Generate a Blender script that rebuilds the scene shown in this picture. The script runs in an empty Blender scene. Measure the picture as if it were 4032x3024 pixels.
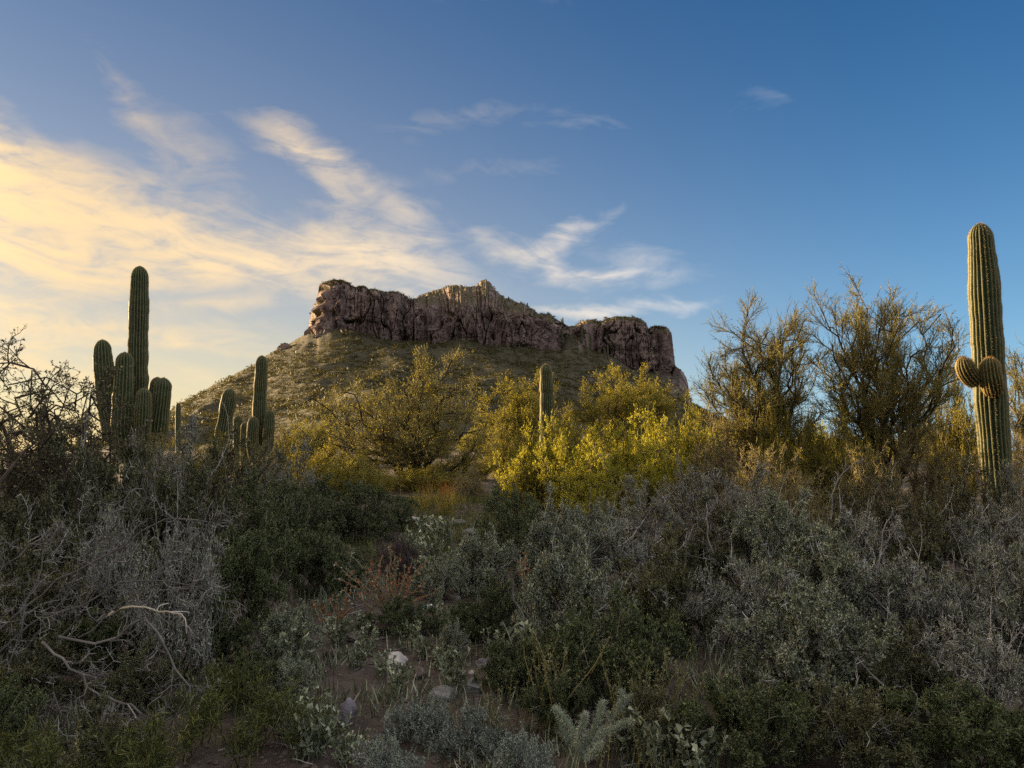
import bpy, math, random
import numpy as np
from mathutils import Vector
from mathutils.bvhtree import BVHTree

S = bpy.context.scene
COL = S.collection
R = math.radians

# ------------------------------------------------------------------ camera
FPX = 760.0                      # focal length in pixels of a 1024 px wide picture
PITCH = math.atan(66 / FPX)
EYE = 1.7
cam_d = bpy.data.cameras.new('camera')
cam = bpy.data.objects.new('camera', cam_d)
COL.objects.link(cam)
cam_d.sensor_width = 36.0
cam_d.lens = 36.0 * FPX / 1024
cam_d.clip_start = 0.05
cam_d.clip_end = 20000
cam.location = (0, 0, EYE)
cam.rotation_euler = (R(90) + PITCH, 0, 0)
S.camera = cam

# ------------------------------------------------------------------ sky, sun, exposure
SUN_AZ = R(-64)                  # to the left of the view, a little ahead
SUN_EL = R(9.2)
SUNV = Vector((math.sin(SUN_AZ) * math.cos(SUN_EL), math.cos(SUN_AZ) * math.cos(SUN_EL), math.sin(SUN_EL)))
S.view_settings.view_transform = 'Standard'
S.view_settings.look = 'None'
S.view_settings.gamma = 1.0
S.view_settings.exposure = 2.0
S.view_settings.use_curve_mapping = False


class NT:
    """small helper to write node graphs as expressions"""
    def __init__(s, tree):
        s.t = tree; s.n = tree.nodes; s.l = tree.links

    def new(s, kind, **kw):
        nd = s.n.new(kind)
        for k, v in kw.items():
            setattr(nd, k, v)
        return nd

    def put(s, sock, v):
        if isinstance(v, (int, float)):
            sock.default_value = v
        elif isinstance(v, tuple):
            sock.default_value = v if len(v) == len(sock.default_value) else tuple(v) + (1.0,)
        else:
            s.l.new(v, sock)

    def m(s, op, a, b=None, c=None, clamp=False):
        nd = s.new('ShaderNodeMath', operation=op, use_clamp=clamp)
        s.put(nd.inputs[0], a)
        if b is not None: s.put(nd.inputs[1], b)
        if c is not None: s.put(nd.inputs[2], c)
        return nd.outputs[0]

    def ramp(s, v, lo, hi, smooth=True):
        nd = s.new('ShaderNodeMapRange', interpolation_type='SMOOTHSTEP' if smooth else 'LINEAR')
        s.put(nd.inputs[0], v); s.put(nd.inputs[1], lo); s.put(nd.inputs[2], hi)
        return nd.outputs[0]

    def mix(s, f, a, b, mode='MIX'):
        nd = s.new('ShaderNodeMix', data_type='RGBA', blend_type=mode)
        s.put(nd.inputs[0], f); s.put(nd.inputs[6], a); s.put(nd.inputs[7], b)
        return nd.outputs[2]

    def noise(s, vec, scale, detail=4.0, rough=0.5, dist=0.0):
        nd = s.new('ShaderNodeTexNoise')
        if vec is not None: s.l.new(vec, nd.inputs['Vector'])
        nd.inputs['Scale'].default_value = scale
        nd.inputs['Detail'].default_value = detail
        nd.inputs['Roughness'].default_value = rough
        nd.inputs['Distortion'].default_value = dist
        return nd.outputs['Fac']

    def vec(s, x, y, z=0.0):
        nd = s.new('ShaderNodeCombineXYZ')
        s.put(nd.inputs[0], x); s.put(nd.inputs[1], y); s.put(nd.inputs[2], z)
        return nd.outputs[0]


def px_angles(px, py):
    """azimuth and elevation (radians) in the world of a point of the photograph"""
    dx, dy = (px - 512) / FPX, (384 - py) / FPX
    x = dx; y = math.cos(PITCH) - dy * math.sin(PITCH); z = math.sin(PITCH) + dy * math.cos(PITCH)
    return math.atan2(x, y), math.atan2(z, math.hypot(x, y))


world = bpy.data.worlds.new('World')
S.world = world
world.use_nodes = True
W = NT(world.node_tree)
W.n.clear()
sky = W.new('ShaderNodeTexSky', sky_type='NISHITA')
sky.sun_disc = False
sky.sun_elevation = SUN_EL
sky.sun_rotation = SUN_AZ
sky.altitude = 1200
sky.air_density = 1.0
sky.dust_density = 0.35
sky.ozone_density = 3.0
tc = W.new('ShaderNodeTexCoord')
sep = W.new('ShaderNodeSeparateXYZ')
W.l.new(tc.outputs['Generated'], sep.inputs[0])
DX, DY, DZ = sep.outputs
AZ = W.m('ARCTAN2', DX, DY)
EL = W.m('ARCSINE', W.m('MINIMUM', W.m('MAXIMUM', DZ, -1.0), 1.0))
# warp the sky coordinates a little so that cloud outlines are torn and wispy
wv = W.vec(W.m('MULTIPLY', AZ, 3.2), W.m('MULTIPLY', EL, 6.5), 3.7)
n1 = W.noise(wv, 1.6, 5, 0.55, 0.6)
n2 = W.noise(W.vec(W.m('MULTIPLY', AZ, 3.2), W.m('MULTIPLY', EL, 6.5), 11.3), 1.9, 5, 0.55, 0.6)
AZW = W.m('ADD', AZ, W.m('MULTIPLY', W.m('SUBTRACT', n1, 0.5), 0.13))
ELW = W.m('ADD', EL, W.m('MULTIPLY', W.m('SUBTRACT', n2, 0.5), 0.085))


SKYV = W.vec(AZW, ELW, 0.0)


def blob(prev, px, py, a, b, rot=0.0, amp=1.0):
    """a patch of cloud: centre in photograph pixels, half sizes in pixels, tilt in degrees (up to the right)"""
    az, el = px_angles(px, py)
    mp = W.new('ShaderNodeMapping', vector_type='TEXTURE')
    W.l.new(SKYV, mp.inputs['Vector'])
    mp.inputs['Location'].default_value = (az, el, 0)
    mp.inputs['Rotation'].default_value = (0, 0, R(rot))
    mp.inputs['Scale'].default_value = (a * 1.9 / FPX, b * 1.9 / FPX, 1)
    gr = W.new('ShaderNodeTexGradient', gradient_type='QUADRATIC_SPHERE')
    W.l.new(mp.outputs[0], gr.inputs[0])
    return W.m('MULTIPLY_ADD', gr.outputs['Fac'], amp * 1.25, prev)


CLOUDS = [  # px, py, half width, half height, tilt, strength
    (-40, 165, 100, 44, -28, 1.45), (60, 192, 130, 36, -14, 1.15), (150, 215, 95, 26, -6, 0.7),
    (-190, 235, 160, 70, -12, 1.2), (30, 245, 170, 26, -3, 0.8), (-420, 250, 220, 90, -5, 1.1),
    (285, 262, 130, 24, 5, 1.15), (390, 264, 95, 28, -10, 1.0), (330, 294, 140, 18, -14, 0.95),
    (300, 152, 42, 18, -22, 0.85), (352, 184, 66, 22, -32, 0.42), (412, 214, 56, 22, -30, 0.42),
    (330, 200, 40, 22, -50, 0.35), (125, 100, 44, 14, -48, 0.25), (185, 152, 76, 34, -42, 0.2),
    (562, 238, 38, 11, 34, 0.9), (520, 250, 32, 11, -20, 0.85), (556, 262, 40, 10, -38, 0.7),
    (605, 278, 60, 9, -6, 1.0), (590, 307, 60, 7, 3, 0.95), (660, 306, 60, 4.5, -5, 0.6),
    (598, 119, 50, 8, -9, 0.15), (770, 94, 90, 9, 2, 0.10), (500, 170, 100, 14, 6, 0.12), (640, 262, 80, 14, -16, 0.3),
    (470, 120, 150, 22, 6, 0.12), (225, 118, 66, 9, 10, 0.06),
    (40, 320, 190, 12, -3, 0.65), (190, 350, 150, 9, -5, 0.6), (60, 372, 200, 12, -2, 0.6), (230, 312, 90, 9, 3, 0.45),
]
mask = 0.0
for c in CLOUDS:
    mask = blob(mask, *c)
streak = W.noise(W.vec(W.m('MULTIPLY', AZ, 5.5), W.m('ADD', W.m('MULTIPLY', EL, 17.0), W.m('MULTIPLY', AZ, 2.0)), 1.3), 1.5, 6, 0.58, 1.1)
fine = W.noise(W.vec(W.m('MULTIPLY', AZ, 9.0), W.m('ADD', W.m('MULTIPLY', EL, 24.0), W.m('MULTIPLY', AZ, -3.0)), 7.3), 2.4, 6, 0.62, 1.6)
tex = W.m('ADD', W.m('MULTIPLY', W.ramp(streak, 0.32, 0.70), 1.0), W.m('MULTIPLY', W.ramp(fine, 0.2, 0.85), 0.40))
# extra cloud outside the view, added to fill the shaded brush with light
fill_cloud = W.m('MULTIPLY', W.m('MAXIMUM', W.ramp(W.m('ABSOLUTE', AZ), 0.70, 1.1), W.ramp(EL, 0.52, 0.85)), W.m('MULTIPLY', W.ramp(streak, 0.22, 0.55), 2.5))
mask = W.m('ADD', mask, fill_cloud)
dens = W.m('SUBTRACT', W.m('MULTIPLY', mask, W.m('ADD', tex, 0.13)), 0.05)
dens = W.m('MAXIMUM', W.m('MULTIPLY', dens, W.ramp(EL, -0.02, 0.03)), 0.0)
dens = W.m('SUBTRACT', 1.0, W.m('EXPONENT', W.m('MULTIPLY', dens, -1.05)))
# angle from the sun: thin cloud glows warmer and brighter towards it
vd = W.new('ShaderNodeVectorMath', operation='DOT_PRODUCT')
W.l.new(tc.outputs['Generated'], vd.inputs[0]); vd.inputs[1].default_value = SUNV
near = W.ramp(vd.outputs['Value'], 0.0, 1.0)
fill_glow = W.m('POWER', W.m('MAXIMUM', vd.outputs['Value'], 0.0), 40.0)      # glow round the unseen sun, strengthened as warm fill for the foreground
lit = W.ramp(vd.outputs['Value'], 0.0, -0.9, False)                      # cloud away from the sun brightened, added frontal fill for the brush
ccol = W.mix(fill_glow, W.mix(near, W.mix(lit, (4.1, 4.1, 4.2), (5.8, 5.5, 5.3)), (5.7, 4.0, 1.9)), (110.0, 80.0, 44.0))
skyc = W.new('ShaderNodeHueSaturation')
skyc.inputs['Saturation'].default_value = 1.2
W.l.new(sky.outputs[0], skyc.inputs['Color'])
# thin evening haze towards the horizon, all the way round, warmer towards the sun
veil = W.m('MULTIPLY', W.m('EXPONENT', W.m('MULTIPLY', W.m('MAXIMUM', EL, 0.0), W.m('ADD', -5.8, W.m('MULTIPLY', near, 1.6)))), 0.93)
vcol = W.mix(fill_glow, W.mix(W.ramp(vd.outputs['Value'], -0.1, 0.85), (2.1, 3.2, 4.2), (5.4, 3.75, 1.7)), (110.0, 80.0, 44.0))
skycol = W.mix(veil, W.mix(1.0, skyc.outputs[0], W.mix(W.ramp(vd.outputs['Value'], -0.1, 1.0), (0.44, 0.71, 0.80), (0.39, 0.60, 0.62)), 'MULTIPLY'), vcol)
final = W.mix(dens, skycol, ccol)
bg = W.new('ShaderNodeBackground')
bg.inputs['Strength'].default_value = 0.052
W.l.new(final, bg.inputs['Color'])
wo = W.new('ShaderNodeOutputWorld')
W.l.new(bg.outputs[0], wo.inputs['Surface'])

sun_d = bpy.data.lights.new('sun', 'SUN')
sun_d.energy = 4.5
sun_d.angle = R(0.6)
sun_d.color = (1.0, 0.72, 0.38)
sun = bpy.data.objects.new('sun', sun_d)
COL.objects.link(sun)
sun.location = (-60, 30, 40)
sun.rotation_euler = (-SUNV).to_track_quat('-Z', 'Y').to_euler()

try:
    S.cycles.use_denoising = False
    S.cycles.max_bounces = 6
    S.cycles.sample_clamp_direct = 0.9
    world.cycles.sampling_method = 'MANUAL'
    world.cycles.sample_map_resolution = 2048
    S.cycles.diffuse_bounces = 3
    S.cycles.transmission_bounces = 3
    S.cycles.sample_clamp_indirect = 0.25
except Exception:
    pass

# ------------------------------------------------------------------ helpers
rng = np.random.default_rng(7)


def at(px, py, Y):
    """world point seen at pixel (px, py) of the 1024x768 picture, at world depth Y"""
    dx, dy = (px - 512) / FPX, (384 - py) / FPX
    t = Y / (math.cos(PITCH) - dy * math.sin(PITCH))
    return np.array([dx * t, Y, EYE + t * (math.sin(PITCH) + dy * math.cos(PITCH))])


def atv(px, py, Y):
    dx, dy = (px - 512) / FPX, (384 - py) / FPX
    t = Y / (math.cos(PITCH) - dy * math.sin(PITCH))
    return dx * t, Y, EYE + t * (math.sin(PITCH) + dy * math.cos(PITCH))


def _h(ix, iy, iz, seed):
    h = (ix.astype(np.int64) * 374761393 + iy.astype(np.int64) * 668265263 + iz.astype(np.int64) * 2147483647 + seed * 1274126177) & 0xFFFFFFFF
    h = ((h ^ (h >> 13)) * 1274126177) & 0xFFFFFFFF
    h = ((h ^ (h >> 16)) * 2246822519) & 0xFFFFFFFF
    return ((h ^ (h >> 15)) & 0xFFFFFF) / float(0xFFFFFF)


def vnoise(x, y, z=None, seed=0):
    """value noise in -1..1"""
    x = np.asarray(x, float); y = np.asarray(y, float)
    z = np.zeros_like(x) if z is None else np.asarray(z, float)
    ix, iy, iz = np.floor(x), np.floor(y), np.floor(z)
    fx, fy, fz = x - ix, y - iy, z - iz
    fx, fy, fz = (f * f * f * (f * (f * 6 - 15) + 10) for f in (fx, fy, fz))
    out = 0
    for a in (0, 1):
        for b in (0, 1):
            for c in (0, 1):
                w = (fx if a else 1 - fx) * (fy if b else 1 - fy) * (fz if c else 1 - fz)
                out = out + w * _h(ix + a, iy + b, iz + c, seed)
    return out * 2 - 1


def fbm(x, y, z=None, seed=0, oct=4, gain=0.5):
    s = 0; a = 1.0; f = 1.0
    for i in range(oct):
        s = s + a * vnoise(np.asarray(x) * f, np.asarray(y) * f, None if z is None else np.asarray(z) * f, seed + i * 17)
        a *= gain; f *= 2.03
    return s


def sstep(x, lo, hi):
    t = np.clip((np.asarray(x, float) - lo) / (hi - lo), 0, 1)
    return t * t * (3 - 2 * t)


def mesh_np(name, V, quads=None, tris=None, mats=(), qmat=None, tmat=None, smooth=False, attr=None):
    V = np.asarray(V, np.float32).reshape(-1, 3)
    me = bpy.data.meshes.new(name)
    nq = 0 if quads is None else len(quads); nt = 0 if tris is None else len(tris)
    loops = []
    if nq: loops.append(np.asarray(quads, np.int32).reshape(-1))
    if nt: loops.append(np.asarray(tris, np.int32).reshape(-1))
    L = np.concatenate(loops)
    me.vertices.add(len(V)); me.vertices.foreach_set('co', V.reshape(-1))
    me.loops.add(len(L)); me.loops.foreach_set('vertex_index', L)
    me.polygons.add(nq + nt)
    st = np.concatenate([np.arange(nq) * 4, nq * 4 + np.arange(nt) * 3]).astype(np.int32)
    me.polygons.foreach_set('loop_start', st)
    mi = np.zeros(nq + nt, np.int32)
    if qmat is not None: mi[:nq] = qmat
    if tmat is not None: mi[nq:] = tmat
    for m in mats: me.materials.append(m)
    me.polygons.foreach_set('material_index', mi)
    me.update(calc_edges=True)
    me.polygons.foreach_set('use_smooth', np.full(nq + nt, smooth))
    if attr:
        for k, v in attr.items():
            a = me.attributes.new(k, 'FLOAT', 'POINT')
            a.data.foreach_set('value', np.asarray(v, np.float32))
    return me


class Geo:
    """collects quads and triangles with material numbers"""
    def __init__(s): s.V = []; s.Q = []; s.T = []; s.qm = []; s.tm = []; s.n = 0

    def add(s, V, quads=None, tris=None, mat=0):
        V = np.asarray(V, float).reshape(-1, 3)
        s.V.append(V)
        if quads is not None and len(quads):
            s.Q.append(np.asarray(quads).reshape(-1, 4) + s.n); s.qm.append(np.full(len(s.Q[-1]), mat))
        if tris is not None and len(tris):
            s.T.append(np.asarray(tris).reshape(-1, 3) + s.n); s.tm.append(np.full(len(s.T[-1]), mat))
        s.n += len(V)

    def mesh(s, name, mats, smooth=False):
        V = np.concatenate(s.V)
        return mesh_np(name, V, np.concatenate(s.Q) if s.Q else None, np.concatenate(s.T) if s.T else None, mats,
                       np.concatenate(s.qm) if s.qm else None, np.concatenate(s.tm) if s.tm else None, smooth)


def link(name, me, parent=None, loc=(0, 0, 0)):
    o = bpy.data.objects.new(name, me)
    COL.objects.link(o)
    if parent is not None: o.parent = parent
    o.location = loc
    return o


def empty(name, loc=(0, 0, 0)):
    o = bpy.data.objects.new(name, None)
    o.empty_display_size = 0.2
    COL.objects.link(o)
    o.location = loc
    return o


def tag(o, label=None, cat=None, group=None, kind=None):
    if label: o['label'] = label
    if cat: o['category'] = cat
    if group: o['group'] = group
    if kind: o['kind'] = kind
    return o


def copy_tree(o, parent=None):
    c = o.copy(); COL.objects.link(c)
    if parent is not None: c.parent = parent
    for ch in list(KIDS.get(o.name, [])):
        copy_tree(ch, c)
    return c


KIDS = {}


# ------------------------------------------------------------------ materials
def bsdf_mat(name):
    m = bpy.data.materials.new(name); m.use_nodes = True
    nt = NT(m.node_tree); nt.n.clear()
    out = nt.new('ShaderNodeOutputMaterial')
    p = nt.new('ShaderNodeBsdfPrincipled')
    p.inputs['Roughness'].default_value = 0.85
    p.inputs['Specular IOR Level'].default_value = 0.25
    nt.l.new(p.outputs[0], out.inputs['Surface'])
    return m, nt, p, out


def twig_mat(name, a, b, scale=6.0):
    m, nt, p, out = bsdf_mat(name)
    geo = nt.new('ShaderNodeNewGeometry')
    oi = nt.new('ShaderNodeObjectInfo')
    tcn = nt.new('ShaderNodeTexCoord')
    f = nt.m('ADD', nt.m('MULTIPLY', nt.m('POWER', geo.outputs['Random Per Island'], 3.0), 0.85), nt.m('MULTIPLY', nt.ramp(nt.noise(tcn.outputs['Object'], scale, 3), 0.35, 0.8), 0.35), clamp=True)
    c = nt.mix(f, a, b)
    v = nt.m('ADD', 0.82, nt.m('MULTIPLY', oi.outputs['Random'], 0.36))
    hs = nt.new('ShaderNodeHueSaturation'); nt.l.new(c, hs.inputs['Color']); nt.l.new(v, hs.inputs['Value'])
    nt.l.new(hs.outputs[0], p.inputs['Base Color'])
    return m


def leaf_mat(name, a, b, trans=0.35, tcol=None, rough=0.55, skew=1.0):
    """thin leaf: colour differs from leaf to leaf, some light passes through"""
    m, nt, p, out = bsdf_mat(name)
    geo = nt.new('ShaderNodeNewGeometry')
    oi = nt.new('ShaderNodeObjectInfo')
    c = nt.mix(nt.m('POWER', geo.outputs['Random Per Island'], skew), a, b)
    v = nt.m('ADD', 0.8, nt.m('MULTIPLY', oi.outputs['Random'], 0.4))
    hs = nt.new('ShaderNodeHueSaturation'); nt.l.new(c, hs.inputs['Color']); nt.l.new(v, hs.inputs['Value'])
    nt.l.new(hs.outputs[0], p.inputs['Base Color'])
    p.inputs['Roughness'].default_value = rough
    p.inputs['Specular IOR Level'].default_value = 0.12
    tr = nt.new('ShaderNodeBsdfTranslucent')
    tc2 = nt.mix(1.0, hs.outputs[0], tcol or (1.6, 1.5, 0.7), 'MULTIPLY')
    nt.l.new(tc2, tr.inputs['Color'])
    mx = nt.new('ShaderNodeMixShader'); mx.inputs[0].default_value = trans
    nt.l.new(p.outputs[0], mx.inputs[1]); nt.l.new(tr.outputs[0], mx.inputs[2])
    nt.l.new(mx.outputs[0], out.inputs['Surface'])
    return m


M = {}
M['bark_grey'] = twig_mat('bark_grey', (0.10, 0.092, 0.087), (0.70, 0.68, 0.645))
M['bark_pale'] = twig_mat('bark_pale', (0.34, 0.28, 0.20), (0.60, 0.53, 0.42))
M['bark_lilac'] = twig_mat('bark_lilac', (0.088, 0.080, 0.073), (0.66, 0.635, 0.60))
M['bark_brown'] = twig_mat('bark_brown', (0.05, 0.038, 0.027), (0.14, 0.11, 0.08))
M['bark_dark'] = twig_mat('bark_dark', (0.022, 0.017, 0.013), (0.06, 0.046, 0.032))
M['bark_olive'] = twig_mat('bark_olive', (0.11, 0.095, 0.035), (0.30, 0.25, 0.095))
M['twig_verde'] = twig_mat('twig_verde', (0.13, 0.115, 0.028), (0.32, 0.27, 0.06))
M['bark_dead'] = twig_mat('bark_dead', (0.075, 0.066, 0.06), (0.34, 0.315, 0.29))
M['bark_sage'] = twig_mat('bark_sage', (0.085, 0.082, 0.055), (0.40, 0.40, 0.29))
M['twig_tan'] = twig_mat('twig_tan', (0.20, 0.165, 0.09), (0.42, 0.35, 0.20))
M['twig_purple'] = twig_mat('twig_purple', (0.085, 0.06, 0.065), (0.17, 0.12, 0.12))
M['leaf_green'] = leaf_mat('leaf_green', (0.036, 0.052, 0.022), (0.26, 0.30, 0.15), 0.25, skew=3.0)
M['leaf_olive'] = leaf_mat('leaf_olive', (0.043, 0.046, 0.022), (0.29, 0.28, 0.155), 0.25, skew=3.0)
M['leaf_yellow'] = leaf_mat('leaf_yellow', (0.15, 0.16, 0.026), (0.46, 0.43, 0.075), 0.5)
M['leaf_verde'] = leaf_mat('leaf_verde', (0.12, 0.115, 0.022), (0.30, 0.265, 0.05), 0.5)
M['leaf_tree'] = leaf_mat('leaf_tree', (0.09, 0.088, 0.024), (0.26, 0.23, 0.055), 0.5)
M['leaf_silver'] = leaf_mat('leaf_silver', (0.09, 0.105, 0.085), (0.46, 0.50, 0.44), 0.2, (1.1, 1.2, 1.0), skew=1.8)
M['leaf_greygreen'] = leaf_mat('leaf_greygreen', (0.078, 0.094, 0.058), (0.60, 0.645, 0.49), 0.2, skew=3.0)
M['leaf_herb'] = leaf_mat('leaf_herb', (0.035, 0.047, 0.016), (0.26, 0.27, 0.11), 0.3, skew=2.6)
M['leaf_pale'] = leaf_mat('leaf_pale', (0.17, 0.18, 0.10), (0.34, 0.33, 0.20), 0.25)
M['petal_orange'] = leaf_mat('petal_orange', (0.36, 0.12, 0.06), (0.50, 0.23, 0.135), 0.3, (1.3, 1.0, 0.8))
M['grass_dry'] = leaf_mat('grass_dry', (0.17, 0.15, 0.045), (0.36, 0.29, 0.10), 0.4)
M['grass_red'] = leaf_mat('grass_red', (0.42, 0.15, 0.06), (0.58, 0.27, 0.12), 0.4)
M['scrub_far'] = leaf_mat('scrub_far', (0.033, 0.035, 0.015), (0.10, 0.086, 0.034), 0.2)
M['spine'] = twig_mat('spine', (0.38, 0.29, 0.15), (0.58, 0.47, 0.28))
M['spine_brown'] = twig_mat('spine_brown', (0.30, 0.17, 0.06), (0.50, 0.31, 0.13))


def saguaro_mat(name, flesh, flesh2, crest):
    m, nt, p, out = bsdf_mat(name)
    at_ = nt.new('ShaderNodeAttribute'); at_.attribute_name = 'crest'
    tcn = nt.new('ShaderNodeTexCoord')
    n = nt.noise(tcn.outputs['Object'], 5.0, 5, 0.6)
    base = nt.mix(nt.ramp(n, 0.35, 0.7), flesh, flesh2)
    n3 = nt.noise(tcn.outputs['Object'], 60.0, 2, 0.5)
    # pale spine clusters sit on the rib crests, one above the other
    f = nt.m('MULTIPLY', nt.ramp(at_.outputs['Fac'], 0.55, 1.0), nt.m('ADD', 0.45, nt.m('MULTIPLY', nt.ramp(n3, 0.4, 0.62), 0.55)))
    n4 = nt.noise(tcn.outputs['Object'], 2.2, 6, 0.7)
    base = nt.mix(nt.m('MULTIPLY', nt.ramp(n4, 0.60, 0.72), 0.7), base, (0.16, 0.11, 0.06))   # corky scars
    nt.l.new(nt.mix(f, base, crest), p.inputs['Base Color'])
    p.inputs['Roughness'].default_value = 0.6
    return m


M['saguaro'] = saguaro_mat('saguaro', (0.028, 0.044, 0.016), (0.050, 0.066, 0.024), (0.21, 0.17, 0.08))
M['saguaro_bud'] = saguaro_mat('saguaro_bud', (0.05, 0.06, 0.02), (0.08, 0.085, 0.03), (0.36, 0.25, 0.11))


def rock_mat(name, dark, mid, pale, scale, streak=True, bump=0.5):
    m, nt, p, out = bsdf_mat(name)
    tcn = nt.new('ShaderNodeTexCoord')
    mp = nt.new('ShaderNodeMapping'); nt.l.new(tcn.outputs['Object'], mp.inputs['Vector'])
    if streak: mp.inputs['Scale'].default_value = (1, 1, 0.28)
    n1_ = nt.noise(mp.outputs[0], scale, 6, 0.6, 0.4)
    n2_ = nt.noise(mp.outputs[0], scale * 4.1, 5, 0.6, 0.2)
    c = nt.mix(nt.ramp(n1_, 0.34, 0.62), dark, mid)
    c = nt.mix(nt.m('MULTIPLY', nt.ramp(n2_, 0.52, 0.74), nt.ramp(n1_, 0.42, 0.6)), c, pale)
    nt.l.new(c, p.inputs['Base Color'])
    p.inputs['Roughness'].default_value = 0.95
    if bump:
        bp = nt.new('ShaderNodeBump'); bp.inputs['Strength'].default_value = bump
        bp.inputs['Distance'].default_value = 0.5 / scale
        nt.l.new(n2_, bp.inputs['Height']); nt.l.new(bp.outputs[0], p.inputs['Normal'])
    return m, nt, p, c


M['stone_white'] = rock_mat('stone_white', (0.42, 0.38, 0.36), (0.6, 0.56, 0.54), (0.74, 0.72, 0.7), 9, False)[0]
M['stone_purple'] = rock_mat('stone_purple', (0.13, 0.115, 0.135), (0.24, 0.215, 0.25), (0.42, 0.39, 0.42), 7, False)[0]
M['stone_grey'] = rock_mat('stone_grey', (0.14, 0.135, 0.13), (0.24, 0.235, 0.23), (0.38, 0.38, 0.37), 8, False)[0]
M['stone_brown'] = rock_mat('stone_brown', (0.09, 0.07, 0.06), (0.16, 0.13, 0.115), (0.28, 0.24, 0.22), 11, False)[0]


def terrain_mat(name, soil_a, soil_b, rocky=None, scale=1.0):
    m, nt, p, out = bsdf_mat(name)
    tcn = nt.new('ShaderNodeTexCoord')
    n1_ = nt.noise(tcn.outputs['Object'], 0.12 * scale, 6, 0.6)
    n2_ = nt.noise(tcn.outputs['Object'], 2.4 * scale, 6, 0.65)
    c = nt.mix(nt.m('ADD', nt.m('MULTIPLY', nt.ramp(n1_, 0.3, 0.7), 0.5), nt.m('MULTIPLY', nt.ramp(n2_, 0.35, 0.65), 0.5)), soil_a, soil_b)
    if rocky:
        geo = nt.new('ShaderNodeNewGeometry'); sp = nt.new('ShaderNodeSeparateXYZ')
        nt.l.new(geo.outputs['True Normal'], sp.inputs[0])
        mp = nt.new('ShaderNodeMapping'); nt.l.new(tcn.outputs['Object'], mp.inputs['Vector'])
        mp.inputs['Scale'].default_value = (1, 1, 0.22)
        k1 = nt.noise(mp.outputs[0], 0.16, 6, 0.62, 0.5)
        k2 = nt.noise(mp.outputs[0], 0.75, 6, 0.65, 0.3)
        k3 = nt.noise(tcn.outputs['Object'], 0.05, 3, 0.5)
        rc = nt.mix(nt.ramp(k1, 0.36, 0.62), rocky[0], rocky[1])
        rc = nt.mix(nt.m('MULTIPLY', nt.ramp(k2, 0.5, 0.72), nt.ramp(k3, 0.38, 0.6)), rc, rocky[2])
        steep = nt.ramp(nt.m('ADD', nt.m('ABSOLUTE', sp.outputs[2]), nt.m('MULTIPLY', nt.m('SUBTRACT', n2_, 0.5), 0.3)), 0.62, 0.80)
        c = nt.mix(steep, rc, c)
    nt.l.new(c, p.inputs['Base Color'])
    p.inputs['Roughness'].default_value = 0.95
    bp = nt.new('ShaderNodeBump'); bp.inputs['Strength'].default_value = 0.6; bp.inputs['Distance'].default_value = 0.15 / scale
    nt.l.new(n2_, bp.inputs['Height']); nt.l.new(bp.outputs[0], p.inputs['Normal'])
    return m


M['soil'] = terrain_mat('soil', (0.05, 0.038, 0.032), (0.125, 0.098, 0.082), None, 4.0)
M['hill_soil'] = terrain_mat('hill_soil', (0.034, 0.032, 0.019), (0.074, 0.066, 0.038), ((0.10, 0.07, 0.06), (0.16, 0.12, 0.10), (0.25, 0.2, 0.17)), 0.5)
M['mesa_rock'] = terrain_mat('mesa_rock', (0.052, 0.05, 0.026), (0.11, 0.096, 0.048), ((0.075, 0.052, 0.049), (0.225, 0.16, 0.146), (0.50, 0.415, 0.37)), 0.5)


# ------------------------------------------------------------------ ground
def ground_z(x, y):
    x = np.asarray(x, float); y = np.asarray(y, float)
    z = 0.036 * np.clip(y - 4, 0, 40) + 0.10 * sstep(y, 30, 60)
    z = z + 0.05 * vnoise(x * 0.5, y * 0.5, seed=3) + 0.10 * vnoise(x * 0.13, y * 0.13, seed=5)
    # long ridge off to the left of the view: it keeps the low evening sun off the nearest brush
    rid = sstep(-x, 19, 34) * (1 - sstep(y, 26, 33)) * (1 - 0.35 * sstep(-x, 60, 130))
    z = z + rid * (11.5 + 1.3 * vnoise(x * 0.12, y * 0.16, seed=9) + 0.5 * vnoise(x * 0.5, y * 0.5, seed=12))
    return z


def gz(x, y): return float(ground_z(np.array([x]), np.array([y]))[0])


def sheet(name, xs, ys, zf, mat):
    X, Y = np.meshgrid(xs, ys)
    Z = zf(X, Y)
    V = np.stack([X, Y, Z], -1).reshape(-1, 3)
    nx, ny = len(xs), len(ys)
    i = np.arange(nx * ny).reshape(ny, nx)
    Q = np.stack([i[:-1, :-1], i[:-1, 1:], i[1:, 1:], i[1:, :-1]], -1).reshape(-1, 4)
    return link(name, mesh_np(name, V, Q, None, [mat], smooth=True))


def sinh_axis(n, near, far, c=0.0):
    u = np.linspace(-1, 1, n)
    k = math.asinh(far / near)
    return c + near * np.sinh(u * k)


ground = sheet('ground', sinh_axis(231, 1.6, 6000), sinh_axis(251, 2.5, 7000, 7.0),
               lambda X, Y: ground_z(X, Y) + 0.018 * vnoise(X * 4, Y * 4, seed=31) * (np.hypot(X, Y - 8) < 20), M['soil'])
tag(ground, kind='structure')

# ------------------------------------------------------------------ the butte: talus hill and cliff band
def zx(a): return 279.4 + np.asarray(a, float) * 0.1952
def zy(a): return 266.7 + np.asarray(a, float) * 0.1952


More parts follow.
